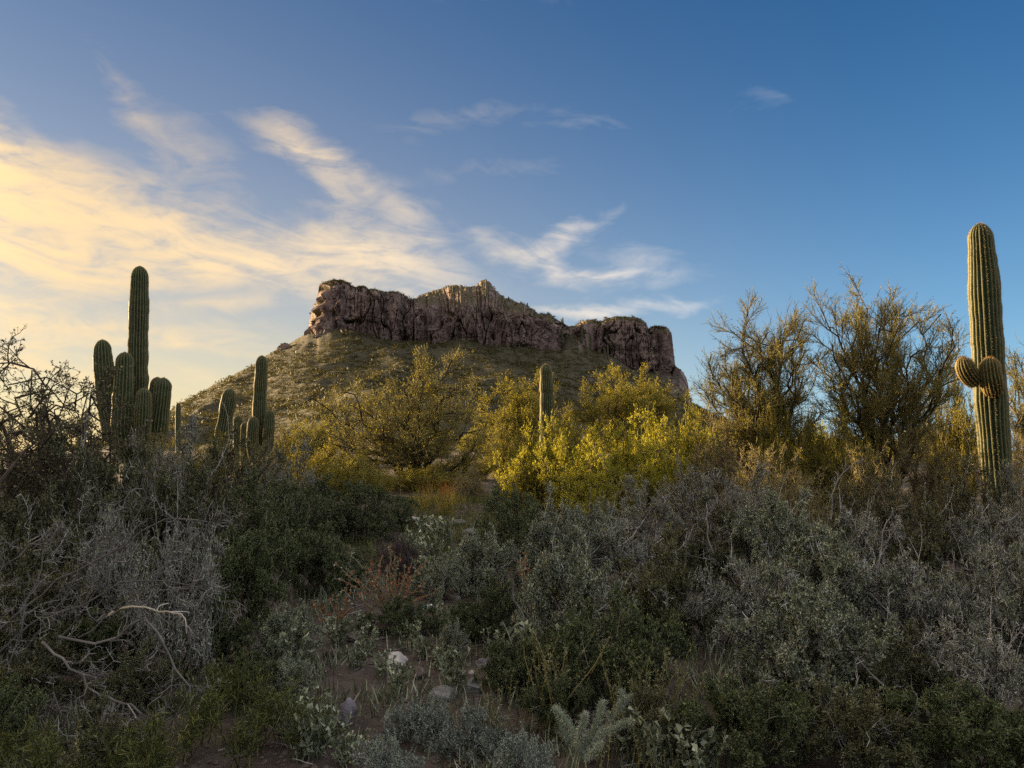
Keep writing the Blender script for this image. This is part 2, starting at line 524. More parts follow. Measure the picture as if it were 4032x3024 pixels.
TOP = np.array([(146, 333), (150, 295), (165, 230), (195, 160), (203, 95), (215, 83), (275, 67), (330, 75), (365, 90), (375, 105), (400, 103),
                (430, 97), (455, 118), (490, 118), (530, 130), (600, 127), (640, 150), (660, 165), (700, 168), (715, 155), (760, 130), (830, 110),
                (870, 97), (930, 95), (980, 115), (1010, 95), (1035, 70), (1055, 67), (1075, 78), (1095, 105), (1120, 145), (1170, 170), (1270, 200),
                (1310, 225), (1325, 240), (1380, 245), (1430, 275), (1490, 312), (1510, 305), (1555, 275), (1600, 275), (1650, 280), (1670, 265),
                (1720, 255), (1770, 260), (1810, 253), (1850, 265), (1880, 290), (1890, 318), (1920, 308), (1960, 305), (1990, 315), (2010, 345),
                (2018, 420), (2028, 505), (2060, 530), (2085, 570), (2095, 610), (2102, 662), (2112, 690)], float)
BASE = np.array([(146, 336), (200, 337), (260, 315), (330, 320), (400, 325), (460, 340), (500, 350), (560, 370), (640, 375), (720, 385), (800, 395),
                 (870, 375), (930, 370), (1000, 380), (1050, 398), (1150, 390), (1220, 405), (1260, 410), (1340, 425), (1400, 430), (1440, 440),
                 (1462, 380), (1490, 342), (1530, 345), (1556, 400), (1600, 430), (1700, 450), (1760, 485), (1800, 520), (1900, 530), (1990, 560),
                 (2060, 630), (2102, 668), (2112, 694)], float)
RIM = np.array([(146, 333), (203, 98), (275, 72), (365, 96), (455, 125), (600, 140), (660, 172), (700, 182), (760, 200), (830, 215), (900, 205), (1000, 180),
                (1060, 190), (1120, 205), (1200, 222), (1300, 242), (1340, 262), (1430, 300), (1490, 318), (1555, 290), (1660, 288), (1720, 270), (1810, 268),
                (1870, 292), (1890, 324), (1960, 312), (2010, 348), (2028, 508), (2112, 691)], float)
DEP = np.array([(146, 374), (165, 362), (195, 341), (203, 333), (300, 329), (500, 331), (720, 335), (900, 331), (1100, 329), (1300, 335), (1400, 346),
                (1450, 366), (1490, 386), (1540, 384), (1570, 372), (1800, 368), (1990, 368), (2020, 376), (2060, 392), (2112, 402)], float)


def prof(tab, px): return np.interp(px, zx(tab[:, 0]), tab[:, 1])


NC = 800
cpx = np.linspace(zx(146), zx(2112), NC)
topY = prof(DEP, cpx)
jit = 0.9 * vnoise(cpx * 0.9, cpx * 0, seed=40) + 0.5 * vnoise(cpx * 2.3, cpx * 0, seed=41)
t_py = zy(prof(TOP, cpx)) + 0.6 * jit * sstep(np.abs(cpx - zx(148)), 0, 10)
r_py = np.maximum(zy(prof(RIM, cpx)), t_py + 0.35)
b_py = np.maximum(zy(prof(BASE, cpx)), r_py + 0.2)
bx_, by_, bz_ = atv(cpx, b_py, topY)
rx_, ry_, rz_ = atv(cpx, r_py, topY)
crestY = topY + 7 + 34 * sstep((r_py - t_py), 0.5, 12)
tx_, ty_, tz_ = atv(cpx, t_py, crestY)
# arc length and outward normal of the cliff line in plan
dxs, dys = np.gradient(bx_), np.gradient(topY)
s_len = np.cumsum(np.hypot(dxs, dys))
k9 = np.ones(33) / 33
nxs = np.convolve(np.pad(dys, 16, 'edge'), k9, 'valid'); nys = np.convolve(np.pad(-dxs, 16, 'edge'), k9, 'valid')
nl = np.hypot(nxs, nys) + 1e-9
nxs, nys = nxs / nl, nys / nl
NV, NTP, NB = 78, 20, 5
rows = []
zlow = bz_ - 7.0
hgt = rz_ - zlow
for j in range(NV):
    v = j / (NV - 1)
    z = zlow + hgt * v
    colm = fbm(s_len * 0.10, z * 0.045, seed=50, oct=4)                       # buttresses
    crack = np.abs(vnoise(s_len * 0.30 + 1.2 * vnoise(s_len * .08, z * .12, seed=60), z * 0.06, seed=51))
    crack2 = np.abs(vnoise(s_len * 0.85, z * 0.06, seed=52))
    strata = vnoise(s_len * 0.03, z * 0.34, seed=53)
    rough = fbm(s_len * 0.9, z * 0.55, seed=54, oct=3)
    blk = np.round(2.2 * vnoise(s_len * 0.20, z * 0.11, seed=55)) / 2.2 + 0.6 * np.round(2 * vnoise(s_len * 0.55, z * 0.3, seed=56)) / 2
    d = 3.4 * colm - 4.2 * np.exp(-(crack / 0.08) ** 2) - 1.5 * np.exp(-(crack2 / 0.08) ** 2) + 1.0 * strata + 0.8 * rough + 1.9 * blk
    d = d - 2.6 * v ** 2 - 1.6 * sstep(v, 0.9, 1.0)                          # batter and worn rim
    for (ca, wid, cb, ch, dp) in ((zx(1103), 3.6, 0.44, 0.10, 6.0), (zx(885), 3.0, 0.40, 0.08, 4.0), (zx(1855), 2.5, 0.28, 0.06, 4)):
        d = d - dp * np.exp(-((cpx - ca) / wid) ** 2 - ((v - cb) / ch) ** 2)  # small caves at the foot
    fade = sstep(hgt, 4.0, 14.0)
    d = d * fade
    rows.append((bx_ + nxs * d, topY + nys * d, z))
x0, y0, z0 = rows[-1]
for j in range(1, NTP + 1):
    t = j / NTP
    X = x0 + (tx_ - x0) * t; Y = y0 + (crestY - y0) * t
    Z = z0 + (tz_ - z0) * (t ** 0.8) + 0.9 * fbm(X * 0.11, Y * 0.11, seed=70, oct=4) * math.sin(math.pi * t) + 1.5 * np.abs(fbm(X * .2, Y * .12, seed=75, oct=3)) * math.sin(math.pi * t) * sstep(r_py - t_py, 3, 9)
    rows.append((X, Y, Z))
x0, y0, z0 = rows[-1]
for j in range(1, NB + 1):
    t = j / NB
    rows.append((x0 * (1 + 0.05 * t), y0 + 60 * t, z0 * (1 - t ** 1.6) - 4 * t))
V = np.stack([np.stack(r, -1) for r in rows], 0)
nr = len(rows)
idx = np.arange(nr * NC).reshape(nr, NC)
Q = np.stack([idx[:-1, :-1], idx[:-1, 1:], idx[1:, 1:], idx[1:, :-1]], -1).reshape(-1, 4)
MESA_V = V
mesa_me = mesh_np('mesa', V, Q, None, [M['mesa_rock']])
mesa = link('mesa', mesa_me)
tag(mesa, 'dark purple brown cliff band along the top of the butte', None, None, 'structure')

HC, HR, HBK = 430, 160, 16
hpx = np.linspace(60, 860, HC)
lp = np.array([(60, 449), (100, 441), (130, 431), (150, 421), (169, 411), (180, 403), (193, 396), (208, 388), (227, 378), (249, 367), (264, 357), (276, 350), (291, 343), (300, 337), (308, 332)], float)
rp = np.array([(691.8, 402.5), (700, 407), (720, 418), (760, 433), (800, 443), (860, 449)], float)
ctab_x = np.concatenate([lp[:, 0], zx(BASE[1:-1, 0]), rp[:, 0]])
ctab_y = np.concatenate([lp[:, 1], zy(BASE[1:-1, 1]), rp[:, 1]])
h_py = np.interp(hpx, ctab_x, ctab_y) + 0.5 * vnoise(hpx * 0.35, hpx * 0, seed=80)
hY = np.interp(hpx, np.concatenate([[60, 200, 300], zx(DEP[2:, 0]), [760, 860]]), np.concatenate([[300, 330, 350], DEP[2:, 1], [390, 360]])) + 2.5
hx, _, hz = atv(hpx, h_py, hY)
Y0 = 95.0
def smooth(a, n): return np.convolve(np.pad(a, n, 'edge'), np.hanning(2 * n + 1) / np.hanning(2 * n + 1).sum(), 'valid')
hYs, hzs = smooth(hY, 54), smooth(hz, 35)
hrows = []
for j in range(HR):
    t = j / (HR - 1)
    wt = t ** 9
    hYt, hzt = hYs + (hY - hYs) * wt, hzs + (hz - hzs) * wt
    Y = Y0 + (hYt - Y0) * t
    X = (hpx - 512) / FPX * Y * 1.0
    X = X + (hx - (hpx - 512) / FPX * hY) * t
    zb = 1.2
    Z = zb + (hzt - zb) * (0.35 * t + 0.65 * t ** 1.9)
    amp = np.sin(np.pi * np.clip(t, 0, 1)) ** 0.6 * sstep(hz, 2, 25)
    g1 = -np.abs(vnoise(X * 0.035 + 0.4 * vnoise(X * .02, Y * .02, seed=90), Y * 0.008, seed=91)) * 5.0
    Z = Z + amp * (g1 + 1.8 + 1.5 * fbm(X * 0.06, Y * 0.06, seed=92, oct=4)) + 0.25 * fbm(X * .35, Y * .35, seed=95, oct=3) * min(1, t * 5)
    hrows.append((X, Y, Z))
x0, y0, z0 = hrows[-1]
for j in range(1, HBK + 1):
    t = j / HBK
    hrows.append((x0 * (1 + 0.12 * t), y0 + 150 * t, z0 * (1 - sstep(t, -0.25, 1.0) * 1.08) + 0.5 * fbm(x0 * .1, (y0 + 150 * t) * .1, seed=97)))
V = np.stack([np.stack(r, -1) for r in hrows], 0)
nr = len(hrows)
idx = np.arange(nr * HC).reshape(nr, HC)
Q = np.stack([idx[:-1, :-1], idx[:-1, 1:], idx[1:, 1:], idx[1:, :-1]], -1).reshape(-1, 4)
HILL_V = V
hill_me = mesh_np('hill', V, Q, None, [M['hill_soil']], smooth=True)
hill = link('hill', hill_me)
tag(hill, 'brown scrub covered talus hill below the cliff', None, None, 'structure')


def bvh_of(me):
    return BVHTree.FromPolygons([v.co[:] for v in me.vertices], [p.vertices[:] for p in me.polygons])


BVH = [bvh_of(hill_me), bvh_of(mesa_me)]


def hit_far(px, py):
    """first point of the butte seen through a pixel"""
    d = Vector(at(px, py, 100.0)) - Vector((0, 0, EYE)); d.normalize()
    best = None
    for b in BVH:
        r = b.ray_cast(Vector((0, 0, EYE)), d)
        if r[0] is not None and (best is None or r[3] < best[3]): best = r
    return best[0] if best else None

# ------------------------------------------------------------------ plant engine (vectorised)
def unit(v): return v / (np.linalg.norm(v, axis=-1, keepdims=True) + 1e-9)


def walk(P, D, L, k, wob, up, rg):
    """n wandering twigs: start points P, directions D, lengths L -> (n, k+1, 3)"""
    pts = [P]; d = unit(D)
    step = (L / k)[:, None]
    for i in range(k):
        d = unit(d + wob * rg.normal(size=d.shape) + np.array([0, 0, up]))
        pts.append(pts[-1] + d * step)
    return np.stack(pts, 1)


def tubes(pts, r0, r1, sides=3, rg=rng):
    """tapered tubes along the paths pts (n, m, 3); r0, r1 radius at foot and tip, arrays of n"""
    n, m, _ = pts.shape
    T = unit(np.gradient(pts, axis=1))
    ref = unit(rg.normal(size=(n, 1, 3)))
    A = unit(np.cross(T, np.broadcast_to(ref, T.shape))); B = np.cross(T, A)
    t = np.linspace(0, 1, m)[None, :]
    r = np.asarray(r0).reshape(-1, 1) * (1 - t) + np.asarray(r1).reshape(-1, 1) * t
    rings = []
    for j in range(sides):
        a = 2 * math.pi * j / sides
        rings.append(pts + r[..., None] * (math.cos(a) * A + math.sin(a) * B))
    V = np.stack(rings, 2)                      # n, m, s, 3
    idx = np.arange(n * m * sides).reshape(n, m, sides)
    nx_ = np.roll(idx, -1, axis=2)
    Q = np.stack([idx[:, :-1], nx_[:, :-1], nx_[:, 1:], idx[:, 1:]], -1).reshape(-1, 4)
    return V.reshape(-1, 3), Q


def bez(base, target, k, bow, wob, rg):
    """limbs from base to target, leaving upright and bending outwards, with wander"""
    n = len(base)
    t = np.linspace(0, 1, k + 1)[None, :, None]
    mid = base + (target - base) * np.array([0.35, 0.35, 0.6]) * 1.0
    mid[:, 2] += bow * np.linalg.norm(target - base, axis=1)
    P = (1 - t) ** 2 * base[:, None] + 2 * t * (1 - t) * mid[:, None] + t * t * target[:, None]
    L = np.linalg.norm(target - base, axis=1)[:, None, None]
    nz = np.cumsum(rg.normal(size=(n, k + 1, 3)), 1)
    nz = nz - nz[:, :1] - t * (nz[:, -1:] - nz[:, :1])
    return P + nz * wob * L / k


def spawn(par, npc, t0, t1, ang, angsd, L, Lsd, k, wob, up, rg, fall=0.3, keep=1.0):
    """children of the paths par"""
    n, m, _ = par.shape
    N = n * npc
    ip = np.repeat(np.arange(n), npc)
    t = t0 + (t1 - t0) * ((np.tile(np.arange(npc), n) + rg.random(N)) / npc)
    if keep < 1.0:
        sel = rg.random(N) < keep; ip = ip[sel]; t = t[sel]; N = len(ip)
    f = np.clip(t * (m - 1), 0, m - 1.001); i0 = f.astype(int); w = (f - i0)[:, None]
    P = par[ip, i0] * (1 - w) + par[ip, i0 + 1] * w
    T = unit(par[ip, i0 + 1] - par[ip, i0])
    pr = unit(np.cross(T, unit(rg.normal(size=(N, 3)))))
    a = np.radians(ang + angsd * rg.normal(size=N))[:, None]
    D = np.cos(a) * T + np.sin(a) * pr
    ln = L * np.exp(Lsd * rg.normal(size=N)) * (1 - fall * t)
    return walk(P, D, ln, k, wob, up, rg)


def pts_on(par, npc, rg, t0=0.1, t1=1.0):
    n, m, _ = par.shape
    N = n * npc
    ip = np.repeat(np.arange(n), npc)
    t = t0 + (t1 - t0) * rg.random(N)
    f = np.clip(t * (m - 1), 0, m - 1.001); i0 = f.astype(int); w = (f - i0)[:, None]
    return par[ip, i0] * (1 - w) + par[ip, i0 + 1] * w, unit(par[ip, i0 + 1] - par[ip, i0])


def leaves(P, T, ln, wd, rg, spread=1.0, up=0.2):
    """small pointed leaves, one face each"""
    n = len(P)
    a = unit(T * (1 - spread * 0.5) + spread * rg.normal(size=(n, 3)) + np.array([0, 0, up]))
    b = unit(np.cross(a, rg.normal(size=(n, 3)))); c = np.cross(a, b)
    l = (ln * np.exp(0.3 * rg.normal(size=n)))[:, None]; w = (wd * np.exp(0.25 * rg.normal(size=n)))[:, None]
    V = np.stack([P, P + a * l * 0.72 + b * w * 0.62 + c * w * .1, P + a * l - b * w * 0.40], 1)
    return V.reshape(-1, 3), np.arange(3 * n).reshape(n, 3)


def dome(n, rx, ry, h, rg, low=0.15, fill=0.85):
    """targets spread over the upper half of a squashed dome"""
    u = (np.arange(n) + 0.5) / n
    zf = low + (1 - low) * (1 - u)
    az = 2.39996 * np.arange(n) + rg.random(n) * 0.6
    rr = np.sqrt(np.clip(1 - zf ** 2, 0.02, 1))
    s = fill * (0.62 + 0.5 * rg.random(n))
    return np.stack([rx * rr * np.cos(az) * s, ry * rr * np.sin(az) * s, h * zf * s], 1)


def make_shrub(sp, seed):
    """meshes of one shrub about 2 m wide and 1 m tall, from a dict of habits"""
    rg = np.random.default_rng(seed)
    tg = dome(sp['n'], 1.0, 1.0, 1.0, rg, sp.get('low', 0.12), sp.get('fill', 0.82))
    base = rg.normal(size=tg.shape) * sp.get('foot', 0.08); base[:, 2] = -0.04
    limbs = bez(base, tg, 7, sp.get('bow', 0.05), sp.get('wob0', 0.5), rg)
    br = Geo(); fo = Geo()
    n = len(limbs)
    V, Q = tubes(limbs, np.full(n, sp['r'][0]), np.full(n, sp['r'][0] * 0.4), 4, rg); br.add(V, Q, mat=0)
    par = limbs
    lev = sp['lev']
    for i, (npc, t0, ang, L, k, wob, up) in enumerate(lev):
        last = i == len(lev) - 1 and i > 1
        ch = spawn(par, npc, t0, 1.0, ang, 14, L, 0.3, 1 if last else min(k, 2 if i else 4), wob, up, rg)
        r = sp['r'][i + 1]
        V, Q = tubes(ch, np.full(len(ch), r), np.full(len(ch), r * 0.45), 3, rg)
        (br if i < sp.get('brlev', len(lev)) else fo).add(V, Q, mat=0 if i < len(lev) - 1 else 1)
        prev, par = par, ch
    if sp.get('thorn'):
        P, T = pts_on(par, sp['thorn'], rg)
        th = walk(P, unit(np.cross(T, rg.normal(size=T.shape))) + 0.3 * T, np.full(len(P), sp.get('thl', 0.05)), 1, 0.1, 0, rg)
        V, Q = tubes(th, np.full(len(P), sp['r'][-1] * 0.8), np.full(len(P), sp['r'][-1] * 0.2), 3, rg); br.add(V, Q, mat=1)
    if sp.get('shoots'):                                   # long bare shoots that stick out of the crown, set with short spurs
        ns, sl = sp['shoots']
        sh = spawn(limbs, ns, .55, 1.0, 26, 10, sl, .3, 6, .26, .10, rg, fall=0.0)
        s2 = spawn(sh, 9, .15, 1.0, 62, 12, sl * .17, .35, 1, .3, .05, rg)
        V, Q = tubes(sh, np.full(len(sh), sp['r'][-1] * 1.7), np.full(len(sh), sp['r'][-1] * .7), 3, rg); br.add(V, Q, mat=2)
        V, Q = tubes(s2, np.full(len(s2), sp['r'][-1] * 1.0), np.full(len(s2), sp['r'][-1] * .4), 3, rg); br.add(V, Q, mat=2)
    if sp.get('leaf'):
        cnt, ln, wd, spread = sp['leaf']
        P, T = pts_on(par, cnt, rg)
        V, Q = leaves(P, T, ln, wd, rg, spread); fo.add(V, None, Q, mat=1)
    bm = br.mesh('branches', [sp['bark'], sp['twig'], sp.get('shoot', sp['twig'])])
    fm = fo.mesh('foliage', [sp['twig'], sp['leafmat']]) if fo.n else None
    return bm, fm


# habits; lev rows: children per parent, from t, angle, length, segments, wander, up-pull
SP = {
    'grey': dict(n=13, r=(.015, .0070, .0042, .0029), bow=0.0, wob0=.9, low=.05, fill=.90, shoots=(3, .42), shoot=M['bark_grey'],
                 lev=[(9, .30, 46, .36, 5, .32, .04), (9, .45, 54, .13, 4, .42, .04), (6, .1, 58, .060, 2, .5, .02)],
                 leaf=(2, .015, .011, 1.0), bark=M['bark_brown'], twig=M['bark_grey'], leafmat=M['leaf_greygreen']),
    'lilac': dict(n=15, r=(.014, .0066, .0038, .0028), wob0=.7, low=.05, fill=.90, shoots=(2, .36), shoot=M['bark_grey'],
                  lev=[(9, .30, 42, .34, 4, .30, .06), (10, .5, 52, .12, 3, .38, .06), (6, .1, 52, .060, 2, .42, .05)],
                  leaf=(3, .014, .010, 1.0), bark=M['bark_brown'], twig=M['bark_lilac'], leafmat=M['leaf_greygreen']),
    'olive': dict(n=14, r=(.015, .0070, .0040, .0027), wob0=.8, low=.05, fill=.90, shoots=(2, .40), shoot=M['bark_lilac'],
                  lev=[(9, .30, 44, .34, 4, .34, .05), (9, .5, 54, .12, 3, .42, .05), (5, .1, 55, .065, 2, .46, .03)],
                  leaf=(5, .021, .014, 1.0), bark=M['bark_dark'], twig=M['bark_sage'], leafmat=M['leaf_olive']),
    'green': dict(n=15, r=(.014, .0062, .0036, .0025), wob0=.6, low=.04, fill=.90, shoots=(2, .34), shoot=M['bark_sage'],
                  lev=[(9, .30, 40, .33, 4, .30, .08), (9, .5, 50, .12, 3, .36, .07), (5, .1, 50, .062, 2, .40, .05)],
                  leaf=(7, .024, .015, 1.0), bark=M['bark_dark'], twig=M['bark_sage'], leafmat=M['leaf_green']),
    'greygreen': dict(n=14, r=(.013, .0062, .0036, .0027), wob0=.7, low=.03, fill=.90, shoots=(3, .38), shoot=M['bark_grey'],
                      lev=[(9, .30, 42, .33, 4, .34, .07), (9, .5, 52, .12, 3, .40, .06), (5, .1, 52, .062, 2, .44, .04)],
                      leaf=(7, .022, .014, 1.0), bark=M['bark_brown'], twig=M['bark_lilac'], leafmat=M['leaf_greygreen']),
    'yellow': dict(n=16, r=(.014, .0065, .004, .003), wob0=.6, low=.03, fill=.90, shoots=(2, .30), shoot=M['twig_tan'],
                   lev=[(8, .3, 42, .33, 4, .30, .08), (8, .15, 48, .18, 3, .36, .08), (4, .1, 48, .10, 2, .38, .08)],
                   leaf=(13, .021, .014, 1.0), bark=M['bark_brown'], twig=M['twig_verde'], leafmat=M['leaf_yellow']),
    'verde': dict(n=16, r=(.016, .008, .0045, .0032), wob0=.6, low=.05, fill=.88, shoots=(2, .30), shoot=M['twig_verde'],
                  lev=[(8, .3, 36, .36, 4, .22, .12), (8, .15, 40, .22, 3, .25, .12), (6, .1, 40, .13, 2, .25, .12)],
                  leaf=(4, .026, .013, 1.0), bark=M['bark_brown'], twig=M['twig_verde'], leafmat=M['leaf_verde']),
    'tan': dict(n=16, r=(.012, .0065, .004, .003), wob0=.6, low=.05, fill=.90, shoots=(2, .34), shoot=M['twig_tan'],
                lev=[(8, .3, 42, .34, 4, .30, .08), (8, .15, 46, .2, 3, .34, .06), (5, .1, 48, .10, 2, .4, .05)],
                leaf=(2, .020, .012, 1.0), bark=M['bark_brown'], twig=M['twig_tan'], leafmat=M['leaf_verde']),
    'purple': dict(n=16, r=(.010, .006, .004, .003), wob0=.5, low=.1, fill=.86,
                   lev=[(8, .3, 34, .34, 4, .25, .06), (8, .2, 40, .18, 3, .3, .05), (5, .2, 42, .09, 2, .4, -.05)],
                   leaf=(3, .018, .012, 1.0), bark=M['bark_dark'], twig=M['twig_purple'], leafmat=M['twig_purple']),
    'silver': dict(n=18, r=(.010, .006, .004), wob0=.5, low=.04, fill=.88,
                   lev=[(8, .35, 40, .30, 4, .28, .10), (7, .2, 44, .16, 3, .34, .10)],
                   leaf=(11, .050, .024, 1.0), bark=M['bark_lilac'], twig=M['leaf_silver'], leafmat=M['leaf_silver']),
}
SHRUB = {}
for i, (k, sp) in enumerate(SP.items()):
    SHRUB[k] = [make_shrub(sp, 100 + 7 * i + j) for j in range(1)]

# coarser plants for the nearest brush, where single twigs and leaves can be made out
NEAR = {}
for i, k in enumerate(('grey', 'lilac', 'olive', 'green', 'greygreen')):
    sp = dict(SP[k])
    sp['r'] = tuple(x * f for x, f in zip(sp['r'], (1.1, 1.3, 1.3, 1.35)))
    sp['n'] = 10; sp['low'] = 0.30; sp['bow'] = 0.10; sp['bark'] = M['bark_dark']
    l1, l2, l3 = sp['lev']
    # twigs sit in tufts at the branch ends, dark gaps lie between the tufts
    sp['lev'] = [(7, .40, l1[2], .40) + l1[4:], (14, .5, 56, .14) + l2[4:], (7, l3[1], l3[2], .065) + l3[4:]]
    c, ln, wd, sd_ = sp['leaf']
    sp['leaf'] = (int(c * 1.35 + .5), ln * 1.1, wd * 1.15, sd_)
    sp['shoots'] = (3, sp['shoots'][1] * 1.15)
    NEAR[k] = [make_shrub(sp, 1300 + 7 * i + j) for j in range(2)]

_rs = random.Random(5)
NAMES = dict(grey='thorn_shrub', lilac='twiggy_shrub', olive='thorn_shrub', green='leafy_shrub', greygreen='leafy_shrub', yellow='leafy_shrub',
             verde='broom_shrub', tan='dry_shrub', purple='low_shrub', silver='saltbush')


def place_shrub(kind, px, top, half, Y, label, group='desert shrubs', cat='shrub', depth=1.0, var=None):
    """a shrub whose crown is centred on pixel column px with its top at row top, half pixels wide to each side, at depth Y"""
    x = (px - 512) / FPX * Y
    z0 = gz(x, Y)
    zt = at(px, top, Y)[2]
    h = max(zt - z0, 0.25)
    w = half * Y / FPX * (0.9 if Y < 8.7 else 1.0) * _rs.uniform(.9, 1.08)
    lib = NEAR if (Y < 8.7 and kind in NEAR) else SHRUB
    bm, fm = lib[kind][_rs.randrange(len(lib[kind]))]
    root = empty(NAMES[kind], (x, Y, z0))
    root.rotation_euler = (0, 0, _rs.random() * 6.283)
    root.scale = (w / 0.98, w / 0.98 * depth, h / 0.93)
    link('branches', bm, root)
    if fm: link('foliage', fm, root)
    tag(root, label, cat, group)
    return root


# ------------------------------------------------------------------ saguaros
def ribbed(path, rad, nribs=20, depth=0.28, ref=(0.3, -1, 0.05), attr=None):
    """ribbed column: path (m,3), radius (m) -> verts, quads, crest attribute, crest points and normals"""
    path = np.asarray(path, float); rad = np.asarray(rad, float)
    m = len(path)
    T = unit(np.gradient(path, axis=0))
    A = unit(np.cross(T, np.array(ref, float))); B = np.cross(T, A)
    prof_r = np.array([1.0, 1 - depth * 0.45, 1 - depth, 1 - depth * 0.45]); cr = np.array([1.0, 0.35, 0.0, 0.35])
    off = np.array([0, 0.30, 0.5, 0.70])
    ang = (np.arange(nribs)[:, None] + off[None, :]).reshape(-1) / nribs * 2 * math.pi
    pr = np.tile(prof_r, nribs); crest = np.tile(cr, nribs)
    s = len(ang)
    N = np.cos(ang)[None, :, None] * A[:, None] + np.sin(ang)[None, :, None] * B[:, None]
    sl = np.concatenate([[0], np.cumsum(np.linalg.norm(np.diff(path, axis=0), axis=1))])
    S_, K_ = np.meshgrid(sl, np.arange(s) // 4, indexing='ij')
    wav = 1 + 0.045 * vnoise(S_ * 2.6, K_ * 3.7, seed=nribs + int(rad.max() * 9999)) + 0.02 * vnoise(S_ * 9, K_ * 1.3, seed=7)   # no two ribs alike
    V = path[:, None] + N * (rad[:, None] * pr[None, :] * wav)[..., None]
    idx = np.arange(m * s).reshape(m, s); nx_ = np.roll(idx, -1, 1)
    Q = np.stack([idx[:-1], nx_[:-1], nx_[1:], idx[1:]], -1).reshape(-1, 4)
    return V.reshape(-1, 3), Q, np.tile(crest, m), V[:, ::4].reshape(-1, 3), N[:, ::4].reshape(-1, 3), np.repeat(T, nribs, 0)


def column(pts, r, rg, nribs=20, bands=0.055, foot=0.8, top_r=0.82, step=0.05, wob=0.01, depth=0.28):
    """resampled saguaro stem through control points with a rounded top; returns path and radii"""
    pts = np.asarray(pts, float)
    d = np.concatenate([[0], np.cumsum(np.linalg.norm(np.diff(pts, axis=0), axis=1))])
    L = d[-1]
    n = max(12, int(L / step))
    # denser towards the tip for a round dome
    t = np.linspace(0, 1, n); t = np.concatenate([t[t < 1 - 1.2 * r / L], 1 - (1.2 * r / L) * (1 - np.sin(np.linspace(0, math.pi / 2, 12)))])
    sd = t * L
    P = np.stack([np.interp(sd, d, pts[:, i]) for i in range(3)], 1)
    k = max(2, int(0.2 / step))
    ker = np.hanning(2 * k + 3)[1:-1]; ker /= ker.sum()
    sm = np.stack([np.convolve(np.pad(P[:, i], k, 'reflect', reflect_type='odd'), ker, 'valid') for i in range(3)], 1)
    P = sm
    rr = r * np.interp(t, [0, 0.12, 0.45, 0.8, 1], [foot, 0.93, 1.02, 0.96, top_r])
    rr = rr * (1 + bands * vnoise(sd * 3.2, sd * 0, seed=int(rg.integers(1000))) + bands * 0.6 * vnoise(sd * 8, sd * 0, seed=int(rg.integers(1000))))
    e = np.clip((L - sd) / (1.15 * r), 0, 1)
    rr = rr * np.sqrt(np.clip(1 - (1 - e) ** 2, 0, 1)) + 0.004
    return P, rr


def spine_mesh(CP, CN, CT, rg, per=4, ln=0.035, r=0.0012, mat=None, every=1):
    sel = np.arange(0, len(CP), every)
    P = np.repeat(CP[sel], per, 0); Nn = np.repeat(CN[sel], per, 0)
    n = len(P)
    D = unit(Nn + 0.65 * rg.normal(size=(n, 3)))
    b = unit(np.cross(D, rg.normal(size=(n, 3)))); c = np.cross(D, b)
    L = (ln * (0.6 + 0.8 * rg.random(n)))[:, None]
    P = P - Nn * 0.004 + 0.006 * rg.normal(size=(n, 3))
    V = np.stack([P + b * r, P - b * r * .5 + c * r * .87, P - b * r * .5 - c * r * .87, P + D * L], 1).reshape(-1, 3)
    i = np.arange(n)[:, None] * 4
    Tt = np.concatenate([i + np.array([[0, 1, 3]]), i + np.array([[1, 2, 3]]), i + np.array([[2, 0, 3]])], 0)
    return mesh_np('spines', V, None, Tt, [mat or M['spine']])


def stem_part(name, root, org, pts, r, seed, nribs=20, mat='saguaro', spines=(4, .035, .0012, 1), spine_mat=None, **kw):
    rg = np.random.default_rng(seed)
    P, rr = column(np.asarray(pts) - org, r, rg, nribs, **kw)
    V, Q, cr, CP, CN, CT = ribbed(P, rr, nribs, kw.get('depth', 0.28))
    o = link(name, mesh_np(name, V, Q, None, [M[mat]], smooth=True, attr={'crest': cr}), root)
    if spines:
        tag(link('spines', spine_mesh(CP, CN, CT, rg, spines[0], spines[1], spines[2], spine_mat, spines[3]), o), kind='stuff')
    return o


def pxpath(pl, Y):
    """polyline of pixels (px, py[, dY]) to world points"""
    return np.array([at(p[0], p[1], Y + (p[2] if len(p) > 2 else 0)) for p in pl])


def saguaro(name, label, Y, trunk, tr, arms, seed, group='saguaros', spines=(4, .035, .0015, 1), step=0.05, nribs=20):
    tp = pxpath(trunk, Y)
    bx, by = tp[0][0], tp[0][1]
    z0 = gz(bx, by) - 0.05
    tp = np.vstack([[bx, by, z0], tp[tp[:, 2] > z0 + 0.1]])
    org = np.array([bx, by, z0])
    root = empty(name, org)
    stem_part('trunk', root, org, tp, tr, seed, nribs, spines=spines, step=step)
    for i, (pl, ar) in enumerate(arms):
        stem_part('arm', root, org, pxpath(pl, Y), ar, seed + 11 * (i + 1), max(14, nribs - 3), spines=spines, step=step, foot=0.75)
    tag(root, label, 'cactus', group)
    return root


SAG = 'saguaros near the brush'
